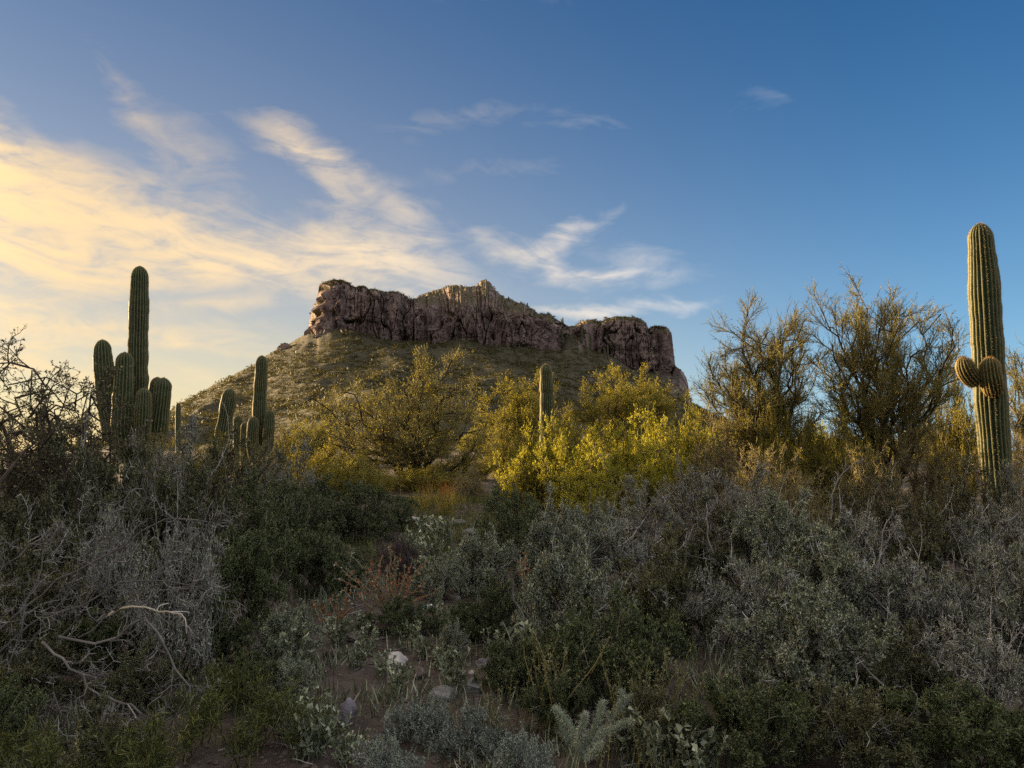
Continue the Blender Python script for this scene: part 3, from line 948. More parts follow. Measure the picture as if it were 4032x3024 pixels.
# right hand saguaro, with two young round arms
YR = 12.0
rgR = np.random.default_rng(81)
tp = pxpath([(1001, 520), (996, 470), (992, 420), (989, 370), (986, 320), (983, 270), (981, 240), (979.5, 223)], YR)
z0 = gz(tp[0][0], YR) - 0.05
org = np.array([tp[0][0], YR, z0])
sroot = empty('saguaro', org)
stem_part('trunk', sroot, org, np.vstack([[tp[0][0] + .02, YR, z0], tp[tp[:, 2] > z0 + .2]]), 0.228, 82, 20, spines=(3, .028, .0011, 1), step=0.035, foot=0.62, top_r=0.72, bands=0.02)
bud = pxpath([(976, 381, -.16), (969, 376, -.23), (965.5, 369, -.28), (963.5, 362, -.30), (963, 356.5, -.30)], YR)
stem_part('arm', sroot, org, bud, 0.148, 83, 18, mat='saguaro_bud', spines=(4, .028, .0013, 1), spine_mat=M['spine_brown'], step=0.03, foot=0.75, top_r=0.95)
bud = pxpath([(993, 392, -.20), (992.5, 386, -.29), (991, 375, -.35), (990, 365, -.37), (989.5, 357, -.36)], YR)
stem_part('arm', sroot, org, bud, 0.150, 84, 18, mat='saguaro_bud', spines=(4, .028, .0013, 1), spine_mat=M['spine_brown'], step=0.03, foot=0.75, top_r=0.95)
tag(sroot, 'tall single saguaro at the right edge with two round bud arms', 'cactus', SAG)

# left hand group: one plant with a tall trunk and five arms
saguaro('saguaro', 'many armed saguaro with the tallest column, standing at the left', 22.0,
        [(134, 470), (136, 440), (137.5, 400), (138, 350), (139, 310), (139.5, 285), (140, 266)], 0.275,
        [([(132, 452, -.1), (120, 446, -.2), (112, 430, -.3), (107.5, 410, -.35), (105, 385, -.35), (103, 360, -.35), (102.3, 339.5, -.35)], 0.265),
         ([(134, 462, -.2), (124.5, 452, -.5), (121.5, 430, -.7), (123, 400, -.75), (124.5, 370, -.75), (125, 352, -.75)], 0.27),
         ([(138, 455, -.3), (142, 448, -.7), (142.5, 425, -.95), (143.5, 405, -1.0), (144, 388, -1.0)], 0.225),
         ([(138, 460, .0), (152, 452, .2), (155, 425, .35), (156.5, 395, .4), (157.5, 377, .4)], 0.22),
         ([(139, 462, -.1), (154, 455, -.2), (158, 430, -.25), (161.5, 400, -.3), (163.8, 377.5, -.3)], 0.25)], 200, SAG, spines=(3, .035, .0022, 2))
saguaro('saguaro', 'leaning saguaro with a notched tip, left of the two slim ones', 24.0,
        [(217, 480), (219, 460), (223, 435), (226, 415), (228.5, 400), (230.5, 388.5)], 0.235, [], 240, SAG, spines=(3, .035, .0022, 2))
saguaro('saguaro', 'slim saguaro with two short arms in front of the hill foot', 26.0,
        [(259, 480), (259, 440), (259.5, 410), (260.5, 385), (261.5, 370), (262, 355.5)], 0.225,
        [([(258, 462, -.2), (253, 455, -.4), (252, 440, -.5), (253, 428, -.5), (253.7, 416.5, -.5)], 0.19),
         ([(261, 455, -.1), (267.5, 448, -.2), (268.5, 432, -.25), (269.3, 420, -.25), (270, 410, -.25)], 0.19)], 260, SAG, spines=(3, .035, .0022, 2))
saguaro('saguaro', 'small round topped saguaro between the leaning and the slim one', 28.0,
        [(239, 470), (238.5, 440), (238.5, 428), (238, 415.5)], 0.19, [], 270, SAG, spines=(3, .035, .0024, 3))
saguaro('saguaro', 'very short saguaro just left of the slim two armed one', 27.0,
        [(244.5, 470), (244.5, 440), (244.5, 430), (244.5, 422.5)], 0.15, [], 275, SAG, spines=(3, .035, .0024, 3))
saguaro('saguaro', 'upright saguaro rising from the golden bushes at the centre', 26.0,
        [(547, 470), (547, 430), (547, 400), (546.5, 385), (546, 375), (545.5, 364)], 0.235, [], 290, SAG, spines=(3, .035, .0022, 2))
saguaro('saguaro', 'thin pole of a saguaro right beside the many armed one', 40.0,
        [(178, 460), (178, 440), (178, 420), (178.3, 403)], 0.13, [], 295, SAG, spines=(3, .035, .003, 3), step=.1, nribs=14)

# far saguaros on the butte: small ribbed columns
rgF = np.random.default_rng(400)


def far_saguaro_mesh(h, r, arms, seed):
    rg = np.random.default_rng(seed)
    G = []; cr = []
    n0 = 0; Qs = []
    P, rr = column([(0, 0, -0.3), (0.05, 0, h * 0.5), (0.0, 0, h)], r, rg, 12, step=0.35)
    parts_ = [(P, rr)]
    for a in range(arms):
        az = rg.random() * 6.28; z = h * (0.35 + 0.2 * rg.random()); c, s = math.cos(az), math.sin(az)
        P, rr = column([(0.1 * c, 0.1 * s, z), (0.75 * c, .75 * s, z + .15), (0.85 * c, .85 * s, z + .8), (0.85 * c, .85 * s, z + h * .35)], r * 0.75, rg, 12, step=0.3)
        parts_.append((P, rr))
    return [(V, Q, c_) for V, Q, c_, *_ in (ribbed(p, q, 12, 0.2) for p, q in parts_)]


def far_saguaro(px, base_py, top_py, label, arms=0, seed=0):
    p = hit_far(px, base_py)
    if p is None: return
    h = max((base_py - top_py) / FPX * p.y, 1.6)
    root = empty('saguaro', p)
    for i, (V, Q, c_) in enumerate(far_saguaro_mesh(h, 0.27 + 0.02 * h, arms, 900 + seed)):
        nm = 'trunk' if i == 0 else 'arm'
        link(nm, mesh_np(nm, V, Q, None, [M['saguaro']], smooth=True, attr={'crest': c_}), root)
    tag(root, label, 'cactus', 'far saguaros on the butte')


def F(zx_, zb, zt, label, arms=0): far_saguaro(float(zx(zx_)), float(zy(zb)), float(zy(zt)), label, arms, int(zx_))


F(1452, 308, 258, 'far saguaro with arms on the skyline of the saddle', 2)
F(1447, 415, 312, 'tall far saguaro below the saddle at the foot of the main cliff')
F(1550, 392, 285, 'tall far saguaro at the left edge of the right hand cliff')
F(1594, 425, 345, 'far saguaro in front of the right hand cliff, tallest of the row')
F(1626, 418, 376, 'short far saguaro next to the tallest of the row')
F(1682, 472, 398, 'far saguaro at the right of the row under the right hand cliff')
F(1667, 470, 418, 'short far saguaro left beside the right one of the row')
F(1716, 432, 372, 'far saguaro against the dark right hand cliff face')
F(1752, 452, 405, 'far saguaro nearest the overhanging right hand buttress')
F(1497, 412, 368, 'lone far saguaro on the slope of the saddle')
F(1532, 470, 425, 'low far saguaro on the gully slope under the saddle')
F(1568, 418, 372, 'far saguaro between the cliff edge and the row')
F(1174, 178, 152, 'far saguaro with arms on the skyline right of the peak', 2)
F(1270, 206, 184, 'small far saguaro on the falling skyline right of the peak')
F(1057, 168, 112, 'far saguaro below the peak of the butte')
F(1216, 462, 430, 'far saguaro on the talus under the main cliff')
F(1310, 480, 440, 'far saguaro low on the talus near the end of the main cliff')
F(889, 128, 103, 'small far saguaro on the left shoulder of the peak')
F(128, 353, 331, 'tiny far saguaro on the skyline left of the sunlit cliff end')
F(1465, 480, 440, 'far saguaro at the lower end of the main cliff')
F(1640, 510, 470, 'lowest far saguaro under the right hand cliff')

# boulder outcrop on the left skyline of the hill
def boulder_mesh(name, sx, sy, sz, seed, mat, rough=0.22, sub=3, flat=0.0):
    import bmesh
    bm = bmesh.new()
    bmesh.ops.create_icosphere(bm, subdivisions=sub, radius=1.0)
    V = np.array([v.co[:] for v in bm.verts])
    rg = np.random.default_rng(seed)
    o = rg.random(3) * 50
    for _ in range(9):                                   # planes chop the ball into a block
        nrm = unit(rg.normal(size=3)); d = 0.62 + 0.22 * rg.random()
        e = V @ nrm - d
        V = V - np.clip(e, 0, None)[:, None] * nrm
    V = V * (1 + rough * fbm(V[:, 0] * 1.6 + o[0], V[:, 1] * 1.6 + o[1], V[:, 2] * 1.6 + o[2], seed=seed, oct=3) * 0.5)[:, None]
    V = V / np.abs(V).max(0) * np.array([sx, sy, sz])
    F_ = np.array([[v.index for v in f.verts] for f in bm.faces])
    bm.free()
    return mesh_np(name, V, None, F_, [mat])


p = hit_far(284, 349)
if p is not None:
    o = link('boulder', boulder_mesh('boulder', 4.0, 5.0, 3.6, 33, M['mesa_rock'], 0.5, 4), None, (p.x, p.y + 2, p.z + 0.2))
    tag(o, 'rounded red brown rock outcrop on the left skyline of the hill', 'rock')

# scrub that covers the butte: nobody could count it
def scrub_mesh(name, P, size, rg, mat):
    """loose clumps of leaf faces at the points P"""
    per = 26
    n = len(P)
    s = (size * np.exp(0.35 * rg.normal(size=n)))[:, None, None]
    off = rg.normal(size=(n, per, 3)) * np.array([.5, .5, .28]) ; off[..., 2] = np.abs(off[..., 2]) + 0.05
    C = P[:, None] + off * s
    a = unit(rg.normal(size=(n, per, 3))); b = unit(np.cross(a, rg.normal(size=(n, per, 3))))
    w = s * 0.24
    V = np.stack([C - a * w, C + b * w * 0.8, C + a * w], 2).reshape(-1, 3)
    return mesh_np(name, V, None, np.arange(len(V)).reshape(-1, 3), [mat])


rg = np.random.default_rng(55)
H = HILL_V[40:HR + 3]
ncl = 9500
ri = rg.random(ncl) ** 0.75 * (H.shape[0] - 2); ci = rg.random(ncl) * (H.shape[1] - 2)
i0, j0 = ri.astype(int), ci.astype(int); u, v = (ri - i0)[:, None], (ci - j0)[:, None]
P = (H[i0, j0] * (1 - u) + H[i0 + 1, j0] * u) * (1 - v) + (H[i0, j0 + 1] * (1 - u) + H[i0 + 1, j0 + 1] * u) * v
keep = fbm(P[:, 0] * 0.03, P[:, 1] * 0.03, seed=58, oct=3) + 0.5 * rg.random(ncl) > -0.25
o = link('hillside_scrub', scrub_mesh('hillside_scrub', P[keep], 1.05, rg, M['scrub_far']))
tag(o, 'low olive scrub scattered over the talus hill', 'scrub', None, 'stuff')
T_ = MESA_V[NV - 1:NV + NTP + 2]
ncl = 1500
ri = rg.random(ncl) * (T_.shape[0] - 2); ci = rg.random(ncl) * (T_.shape[1] - 2)
i0, j0 = ri.astype(int), ci.astype(int); u, v = (ri - i0)[:, None], (ci - j0)[:, None]
P = (T_[i0, j0] * (1 - u) + T_[i0 + 1, j0] * u) * (1 - v) + (T_[i0, j0 + 1] * (1 - u) + T_[i0 + 1, j0 + 1] * u) * v
C_ = MESA_V[10:NV - 4]
ri = rg.random(380) * (C_.shape[0] - 2); ci = rg.random(380) * (C_.shape[1] - 2)
P = np.concatenate([P, C_[ri.astype(int), ci.astype(int)]])
o = link('mesa_scrub', scrub_mesh('mesa_scrub', P, 0.6, rg, M['scrub_far']))
tag(o, 'green scrub along the top and ledges of the cliff', 'scrub', None, 'stuff')

# ------------------------------------------------------------------ palo verde trees
def make_tree(name, label, Y, base, targets, sp, seed, cat='tree', group='palo verde trees', foot=0.12):
    rg = np.random.default_rng(seed)
    b = at(base[0], 450, Y); z0 = gz(b[0], Y)
    org = np.array([b[0], Y, z0])
    tg = np.array([at(t[0], t[1], Y + t[2]) for t in targets]) - org
    if sp.get('extra'):                       # more limbs between the given ones
        k = sp['extra']
        i, j = rg.integers(len(tg), size=k), rg.integers(len(tg), size=k)
        w = rg.random((k, 1)); tg = np.vstack([tg, (tg[i] * w + tg[j] * (1 - w)) * (0.75 + .2 * rg.random((k, 1)))])
    bs = rg.normal(size=tg.shape) * foot; bs[:, 2] = -0.05
    limbs = bez(bs, tg, 14, sp.get('bow', 0.02), sp.get('wob0', .45) * .9, rg)
    root = empty(name, org)
    g = Geo(); n = len(limbs)
    V, Q = tubes(limbs, sp['r'][0] * (0.7 + .6 * rg.random(n)), np.full(n, sp['r'][0] * 0.28), 5, rg); g.add(V, Q)
    c = Geo(); par = limbs
    for i, (npc, t0, ang, L, k, wob, up) in enumerate(sp['lev']):
        ch = spawn(par, npc, t0, 1.0, ang, 12, L, 0.3, {0: 3, 1: 2}.get(i, 1), wob, up, rg, fall=0.35)
        V, Q = tubes(ch, np.full(len(ch), sp['r'][i + 1]), np.full(len(ch), sp['r'][i + 1] * 0.4), 3, rg)
        (g if i == 0 else c).add(V, Q, mat=0)
        par = ch
    if sp.get('shoots'):                      # straight thin shoots that stand out of the crown
        ns, sl = sp['shoots']
        sh = spawn(limbs, ns, .55, 1.0, 22, 9, sl, .14, 5, .07, .14, rg, fall=0.0)
        s2 = spawn(sh, 6, .1, .95, 30, 8, sl * .36, .3, 1, .08, .14, rg)
        for q_, r_ in ((sh, .0058), (s2, .0036)):
            V, Q = tubes(q_, np.full(len(q_), r_), np.full(len(q_), r_ * .35), 3, rg); c.add(V, Q, mat=0)
    if sp.get('leaf'):
        cnt, ln, wd, spread = sp['leaf']
        P, T = pts_on(par, cnt, rg)
        V, Q = leaves(P, T, ln, wd, rg, spread); c.add(V, None, Q, mat=1)
    link('trunk', g.mesh('trunk', [sp['bark']]), root)
    link('crown', c.mesh('crown', [sp['twig'], sp['leafmat']]), root)
    tag(root, label, cat, group)
    return root


PV = dict(r=(.06, .016, .0085, .0050), bow=0.0, wob0=.5, extra=6,
          lev=[(8, .35, 34, .80, 5, .16, .04), (8, .25, 36, .44, 4, .18, .10), (7, .15, 34, .26, 3, .20, .12)],
          leaf=(2, .05, .015, .7), bark=M['bark_dark'], twig=M['bark_olive'], leafmat=M['leaf_tree'])
PVB = dict(PV, twig=M['twig_verde'], leafmat=M['leaf_verde'], leaf=(3, .07, .022, .8), extra=8, lev=[(8, .25, 36, .80, 5, .16, .10), (9, .15, 36, .45, 4, .18, .14), (7, .15, 34, .26, 3, .20, .16)])
make_tree('palo_verde_tree', 'wide spreading palo verde with dark trunk in front of the hill', 22.0, (420, 490),
          [(312, 398, -.5), (326, 414, 1), (345, 392, .5), (366, 412, -1), (392, 420, 1), (398, 392, 1.5), (430, 372, -.5), (452, 360, .5), (450, 388, -1), (410, 384, -.8), (385, 396, -.4),
           (470, 412, 1), (480, 430, 0), (478, 452, -1), (300, 428, .5), (332, 444, -1), (380, 436, -1.5), (440, 420, -1.5), (466, 472, -.6), (420, 446, -1.6), (352, 458, -.8)], PV, 300)
make_tree('palo_verde_tree', 'golden rounded palo verde just left of the central saguaro', 30.0, (520, 470),
          [(492, 405, 0), (505, 393, .6), (520, 388, -.6), (535, 386, .4), (550, 392, 1.2), (558, 405, .8), (490, 425, -.5), (505, 420, -1.2), (530, 415, -1.4), (562, 425, .5), (480, 440, .3)], PVB, 310)
make_tree('palo_verde_tree', 'golden palo verde with two dark bare trunks right of the central saguaro', 30.0, (622, 470),
          [(583, 400, 0), (597, 392, .6), (612, 385, -.6), (620, 372, .4), (635, 380, .2), (648, 392, -.3), (658, 385, .6), (668, 398, .8), (590, 415, -.5), (640, 408, -1.2), (676, 412, .5), (610, 402, -1.3)], PVB, 320)
PVT = dict(r=(.042, .012, .0062, .0040), bow=0.02, wob0=.4, extra=6, shoots=(8, .55),
           lev=[(9, .25, 30, .62, 5, .10, .12), (8, .2, 32, .36, 4, .12, .14), (7, .1, 32, .18, 3, .15, .14)],
           leaf=(3, .030, .012, .8), bark=M['bark_dark'], twig=M['bark_olive'], leafmat=M['leaf_tree'])
make_tree('palo_verde_tree', 'bare topped palo verde against the sky, left one of the pair', 15.0, (772, 500),
          [(730, 330, 0), (748, 322, .5), (768, 332, -.4), (785, 327, .3), (803, 323, -.2), (806, 350, .6), (742, 352, -.6), (722, 365, .2), (712, 378, -.2), (705, 392, .3),
           (760, 362, -.9), (790, 375, -.8), (730, 395, -.9), (806, 400, .2), (765, 400, -1.2), (745, 430, -1.1), (800, 435, -.9)], PVT, 330)
make_tree('palo_verde_tree', 'larger bare topped palo verde against the sky beside the right saguaro', 14.5, (880, 510),
          [(834, 328, 0), (850, 314, .5), (868, 308, -.4), (886, 304, .3), (904, 313, -.2), (921, 319, .6), (941, 314, .2), (950, 332, -.3), (960, 350, .5), (832, 345, -.5), (828, 375, .2),
           (860, 345, -.8), (890, 345, -.9), (920, 350, -.8), (940, 370, -.9), (962, 375, .3), (850, 395, -1.0), (900, 395, -1.1), (935, 405, -1.0), (838, 415, -.4)], PVT, 342)
make_tree('palo_verde_tree', 'palo verde cut off by the right edge behind the saguaro', 17.0, (1040, 490),
          [(1008, 372, 0), (1022, 362, .4), (1036, 355, -.4), (1050, 350, .2), (1066, 360, .4), (1012, 400, -.5), (1030, 395, -.8), (1060, 395, -.5), (1015, 430, -.3), (1075, 385, 0)], PVT, 350)
TH = dict(r=(.026, .010, .0052, .0032), bow=0.0, wob0=1.0, extra=6,
          lev=[(7, .2, 44, .42, 5, .30, .04), (8, .1, 50, .22, 4, .36, .04), (5, .1, 55, .09, 2, .45, .02)],
          leaf=(2, .030, .019, 1.0), bark=M['bark_brown'], twig=M['bark_brown'], leafmat=M['leaf_olive'])
make_tree('thorn_tree', 'dark backlit thorny tree at the left edge below the glowing sky', 8.6, (20, 500),
          [(4, 364, 0), (16, 358, .4), (32, 370, -.3), (46, 384, .3), (60, 392, -.2), (76, 402, .2), (94, 370, -.3), (88, 392, .3), (8, 385, -.6), (36, 398, -.6), (62, 415, -.6), (-18, 365, 0), (-40, 385, .3), (-30, 410, -.4),
           (90, 425, -.5), (20, 425, -.8)], TH, 360, group='trees among the brush')

# ------------------------------------------------------------------ sunlit shrubs in the middle distance
for a in [
    ('yellow', 530, 436, 36, 15.6, 'brightest yellow green bush, leftmost of the sunlit leafy row'),
    ('yellow', 594, 438, 48, 16.2, 'sunlit yellow green bush in the middle of the leafy row'),
    ('yellow', 648, 424, 44, 17.0, 'tall sunlit yellow green bush under the golden palo verde with two trunks'),
    ('yellow', 694, 420, 26, 17.6, 'sunlit leafy bush at the right end of the row beside the sky gap'),
    ('yellow', 556, 432, 36, 15.2, 'yellow green bush filling the row between its two left bushes'),
    ('yellow', 624, 438, 34, 15.8, 'yellow green bush filling the row right of its middle'),
    ('yellow', 590, 462, 50, 14.2, 'low yellow leafy bush at the foot of the sunlit row'),
    ('yellow', 655, 454, 40, 14.8, 'half shaded yellow green bush right of the low yellow one'),
    ('verde', 352, 460, 52, 18.0, 'yellow lit bush at the lower left of the spreading palo verde'),
    ('verde', 300, 432, 26, 27.0, 'small golden broom bush right of the slim saguaro'),
    ('verde', 212, 442, 30, 20.0, 'golden broom bush behind the foot of the leaning cactus'),
    ('tan', 268, 448, 30, 19.0, 'dry tan bush before the slim cactus foot'),
    ('tan', 168, 440, 30, 19.0, 'dry tan bush at the right foot of the big cactus'),
    ('verde', 322, 450, 36, 21.0, 'golden broom bush left under the spreading palo verde'),
    ('verde', 424, 468, 40, 20.0, 'low golden broom bush before the trunk of the spreading palo verde'),
    ('verde', 470, 458, 30, 24.0, 'shaded broom bush right under the spreading palo verde'),
    ('tan', 720, 425, 46, 14.2, 'sunlit tan dry bush left under the pair of bare topped trees'),
    ('verde', 782, 412, 38, 14.0, 'golden broom bush at the trunk of the left bare topped tree'),
    ('verde', 835, 432, 40, 13.6, 'golden broom bush between the two bare topped trees'),
    ('verde', 952, 385, 34, 15.2, 'green broom bush behind the round cactus arms'),
    ('tan', 925, 432, 46, 13.4, 'brownish dry bush left of the base of the right saguaro'),
    ('tan', 870, 455, 40, 12.8, 'brown dry bush under the larger bare topped tree'),
    ('tan', 760, 455, 44, 13.0, 'tan dry bush in front of the left bare topped tree'),
    ('tan', 1022, 440, 30, 14.0, 'dry bush in the corner right of the saguaro base'),
    ('verde', 565, 418, 26, 28.0, 'golden broom bush right behind the central saguaro'),
    ('verde', 505, 430, 28, 25.0, 'golden broom bush left below the central saguaro'),
    ('tan', 470, 470, 26, 17.5, 'low tan bush above the orange lit grass'),
]:
    place_shrub(*a, group='sunlit bushes in the middle distance')

# ------------------------------------------------------------------ shaded brush, far row to near row
for a in [
    ('olive', 28, 424, 66, 9.0, 'brown thorny bush under the backlit tree at the left edge'),
    ('olive', 112, 428, 62, 9.8, 'brown thorny bush in front of the left arms of the big cactus'),
    ('lilac', 176, 430, 52, 10.4, 'grey twiggy bush in front of the right arms of the big cactus'),
    ('olive', 246, 440, 52, 11.0, 'olive thorny bush in front of the leaning and slim cacti'),
    ('lilac', 296, 450, 42, 12.0, 'grey brown twiggy bush right of the slim cactus'),
    ('green', 345, 480, 60, 11.4, 'dark green bush below the yellow lit one, left of the clearing'),
    ('green', 276, 476, 60, 9.6, 'dark green bush right behind the dead grey tangle'),
    ('green', 392, 494, 34, 12.6, 'green bush at the left brink of the clearing'),
    ('olive', 205, 470, 66, 8.4, 'olive bush rising behind the dead grey tangle'),
    ('olive', 62, 462, 80, 7.6, 'olive bush behind the left part of the dead tangle'),
    ('olive', 132, 462, 66, 7.9, 'thorny brown green bush in the dark above the dead tangle'),
    ('green', 512, 488, 46, 10.0, 'dark green bush with long thin stems right of the clearing'),
    ('greygreen', 575, 494, 50, 9.8, 'grey green twiggy bush below the sunlit leafy row'),
    ('lilac', 636, 484, 50, 10.6, 'grey twiggy bush below the half shaded yellow green bush'),
    ('grey', 690, 466, 48, 12.0, 'pale grey twiggy bush catching sun below the tan bush'),
    ('lilac', 746, 472, 52, 11.0, 'grey bush in front of the tan dry bush'),
    ('tan', 800, 480, 44, 11.0, 'pale sun touched bush in front of the two bare topped trees'),
    ('olive', 872, 486, 52, 10.6, 'dark olive bush in front of the brown dry bush'),
    ('olive', 960, 470, 56, 10.4, 'dark olive bush hiding the foot of the right saguaro'),
    ('lilac', 1012, 474, 42, 9.8, 'grey bush at the right edge below the saguaro'),
    ('greygreen', 548, 526, 56, 8.2, 'grey green bush behind the round one by the clearing'),
    ('lilac', 628, 522, 62, 8.2, 'large grey bush in the middle of the right hand brush'),
    ('olive', 706, 512, 60, 8.4, 'olive grey bush with a pale upright stick'),
    ('greygreen', 776, 508, 62, 8.2, 'sage green bush right of the pale upright stick'),
    ('grey', 846, 506, 58, 7.8, 'silvery grey thorn bush below the sun touched one'),
    ('olive', 914, 512, 62, 7.6, 'brown grey thorn bush with bare upright shoots'),
    ('lilac', 984, 510, 62, 7.4, 'grey bush below the hidden saguaro foot'),
    ('greygreen', 560, 560, 74, 5.9, 'round sage green bush right of the clearing'),
    ('green', 492, 590, 46, 6.3, 'small green bush at the right rim of the clearing'),
    ('olive', 656, 548, 76, 6.2, 'dim olive bush right beside the round sage one'),
    ('grey', 736, 556, 74, 6.0, 'dim thorn bush with crossing bare limbs'),
    ('greygreen', 818, 548, 78, 5.9, 'pale sage bush in the right foreground'),
    ('grey', 896, 552, 74, 5.8, 'bare silvery thorn bush in the right foreground'),
    ('lilac', 968, 556, 76, 5.6, 'soft grey bush in the right foreground'),
    ('greygreen', 1040, 574, 60, 5.4, 'sage green bush cut by the right edge'),
    ('green', 612, 616, 84, 4.9, 'dark green bush above the cholla'),
    ('green', 528, 642, 56, 5.2, 'dark green bush left above the cholla'),
    ('greygreen', 796, 606, 88, 4.7, 'lighter sage bush right of centre near the bottom'),
    ('olive', 890, 640, 70, 4.6, 'brown olive bush near the bottom right'),
    ('grey', 968, 622, 84, 4.5, 'grey thorn bush near the bottom right corner'),
    ('green', 744, 690, 84, 4.0, 'dark low bush at the bottom right of the cholla'),
    ('olive', 850, 694, 88, 3.9, 'dim low bush at the bottom between herbs'),
    ('green', 962, 700, 90, 3.8, 'very dark low bush in the bottom right corner'),
    ('green', 320, 536, 56, 7.8, 'green bush left of the orange flowered plant'),
    ('green', 252, 536, 60, 6.8, 'dark green bush touching the right side of the dead tangle'),
    ('greygreen', 292, 614, 48, 5.9, 'grey green bush below the left red flowers'),
    ('green', 258, 658, 54, 5.1, 'green bush left of the purple block'),
    ('green', 226, 600, 50, 5.9, 'black shadowed bush at the right end of the dead tangle'),
    ('olive', 40, 590, 76, 6.2, 'dark bush under the limbs of the dead tangle'),
    ('green', 120, 610, 70, 5.8, 'dark bush deep inside the dead tangle'),
    ('olive', 50, 640, 74, 5.0, 'dark bush on the ground under the left limbs of the dead tangle'),
    ('olive', 150, 652, 66, 5.0, 'dark bush on the ground under the drooping limb of the dead tangle'),
    ('green', 10, 690, 60, 4.3, 'dark low bush in the bottom left corner'),
    ('olive', 120, 706, 60, 4.1, 'dark low bush at the bottom edge under the dead tangle'),
    ('greygreen', 478, 540, 44, 8.2, 'dim grey green bush at the right side of the clearing'),
    ('purple', 404, 534, 34, 8.6, 'dark purple brown bush in the middle of the clearing'),
    ('olive', 352, 548, 30, 8.8, 'brownish bush left beside the purple brown one'),
    ('green', 404, 630, 40, 6.6, 'low dark green mound at the foot of the orange flowered plant'),
    ('greygreen', 444, 562, 30, 7.8, 'thin grey green bush right beside the purple brown one'),
    ('green', 462, 612, 32, 6.4, 'low green plant right of the small can'),
    ('greygreen', 452, 664, 20, 5.8, 'small sprawling plant between the pale stones'),
    ('silver', 418, 704, 44, 4.45, 'silver leaved saltbush in the bottom centre'),
    ('silver', 472, 712, 46, 4.3, 'silver leaved saltbush right of the centre one'),
    ('silver', 392, 744, 44, 3.9, 'dim silver saltbush at the bottom edge left of centre'),
    ('silver', 524, 736, 40, 4.0, 'whitish silver saltbush left of the cholla'),
    ('greygreen', 292, 676, 38, 5.0, 'grey green plant left beside the purple block'),
    ('green', 500, 668, 34, 5.2, 'leafy plant between the saltbush and the cholla'),
    ('green', 560, 680, 48, 4.6, 'leafy plant left behind the cholla'),
    ('olive', 655, 690, 60, 4.2, 'dim bush right behind the cholla'),
]:
    place_shrub(*a, group='brush in shade')

# bushes on the flat between the brush and the hill
rgB = random.Random(77)
for i in range(34):
    px = rgB.uniform(150, 1000); Y = rgB.uniform(34, 88)
    k = rgB.choice(['verde', 'tan', 'olive', 'verde', 'yellow'])
    x = (px - 512) / FPX * Y
    top_z = gz(x, Y) + rgB.uniform(1.0, 2.0)
    py = 450 - (top_z - EYE) / Y * FPX * 1.0
    place_shrub(k, px, py, rgB.uniform(1.0, 1.8) * FPX / Y, Y, 'distant desert bush on the flat between the brush and the hill', group='bushes on the flat')

# ------------------------------------------------------------------ the dead grey tangle in the left foreground
def polylimbs(lines, k=10, wob=0.012, rg=rng):
    out = []
    for ln in lines:
        p = np.array([at(a, b, c) for a, b, c in ln])
        d = np.concatenate([[0], np.cumsum(np.linalg.norm(np.diff(p, axis=0), axis=1))])
        s = np.linspace(0, d[-1], k + 1)
        q = np.stack([np.interp(s, d, p[:, i]) for i in range(3)], 1)
        out.append(q + wob * rg.normal(size=q.shape))
    return np.stack(out)


rg = np.random.default_rng(500)
limb_px = [
    ([(-30, 650, 5.6), (46, 593, 5.4), (69, 572, 5.3), (96, 563, 5.25), (117, 550, 5.2), (138, 534, 5.15), (163, 520, 5.1), (217, 524, 5.0)], .020),
    ([(-20, 660, 5.2), (43, 618, 5.1), (74, 606, 5.05), (95, 600, 5.0), (120, 586, 5.0), (163, 577, 5.0), (210, 590, 4.95)], .018),
    ([(60, 640, 4.9), (112, 640, 4.8), (148, 615, 4.75), (160, 637, 4.7), (170, 668, 4.65), (186, 689, 4.6), (189, 708, 4.6), (184, 765, 4.55)], .017),
    ([(40, 640, 4.8), (78, 673, 4.6), (100, 696, 4.55), (105, 716, 4.5), (106, 775, 4.45)], .017),
    ([(100, 696, 4.55), (131, 706, 4.5), (155, 723, 4.45), (178, 735, 4.4)], .015),
    ([(-20, 700, 5.0), (20, 640, 5.0), (38, 565, 5.0), (45, 545, 5.0), (60, 528, 5.0)], .014),
    ([(20, 660, 5.3), (90, 560, 5.3), (100, 525, 5.2), (103, 500, 5.2)], .013),
    ([(60, 640, 5.4), (130, 545, 5.3), (142, 505, 5.25), (146, 486, 5.2)], .012),
    ([(80, 640, 5.2), (170, 560, 5.1), (205, 530, 5.0), (225, 505, 5.0)], .012),
    ([(100, 620, 5.1), (180, 585, 5.0), (225, 600, 4.95), (245, 605, 4.9)], .011),
    ([(-30, 600, 5.2), (10, 560, 5.1), (50, 540, 5.1), (80, 545, 5.0)], .013),
    ([(-10, 720, 4.8), (38, 700, 4.7), (55, 690, 4.7), (60, 730, 4.6), (40, 768, 4.6)], .012),
]
lines = [l for l, _ in limb_px]
LB = polylimbs(lines, 12, 0.012, rg)
org = np.array([at(60, 450, 5.2)[0], 5.2, 0.0]); org[2] = gz(org[0], 5.2)
troot = empty('dead_shrub', org)
for i, q in enumerate(LB):
    V, Q = tubes(q[None] - org, [limb_px[i][1] * .55], [limb_px[i][1] * 0.2], 7, rg)
    link('limb', mesh_np('limb', V, Q, None, [M['bark_dead']], smooth=True), troot)
L1 = spawn(LB, 6, .15, 1, 48, 14, .26, .35, 5, .34, .02, rg)
L2 = spawn(L1, 6, .1, 1, 50, 14, .13, .3, 4, .42, .02, rg)
L3 = spawn(L2, 5, .1, 1, 56, 14, .055, .3, 2, .5, 0, rg)
fine = Geo()
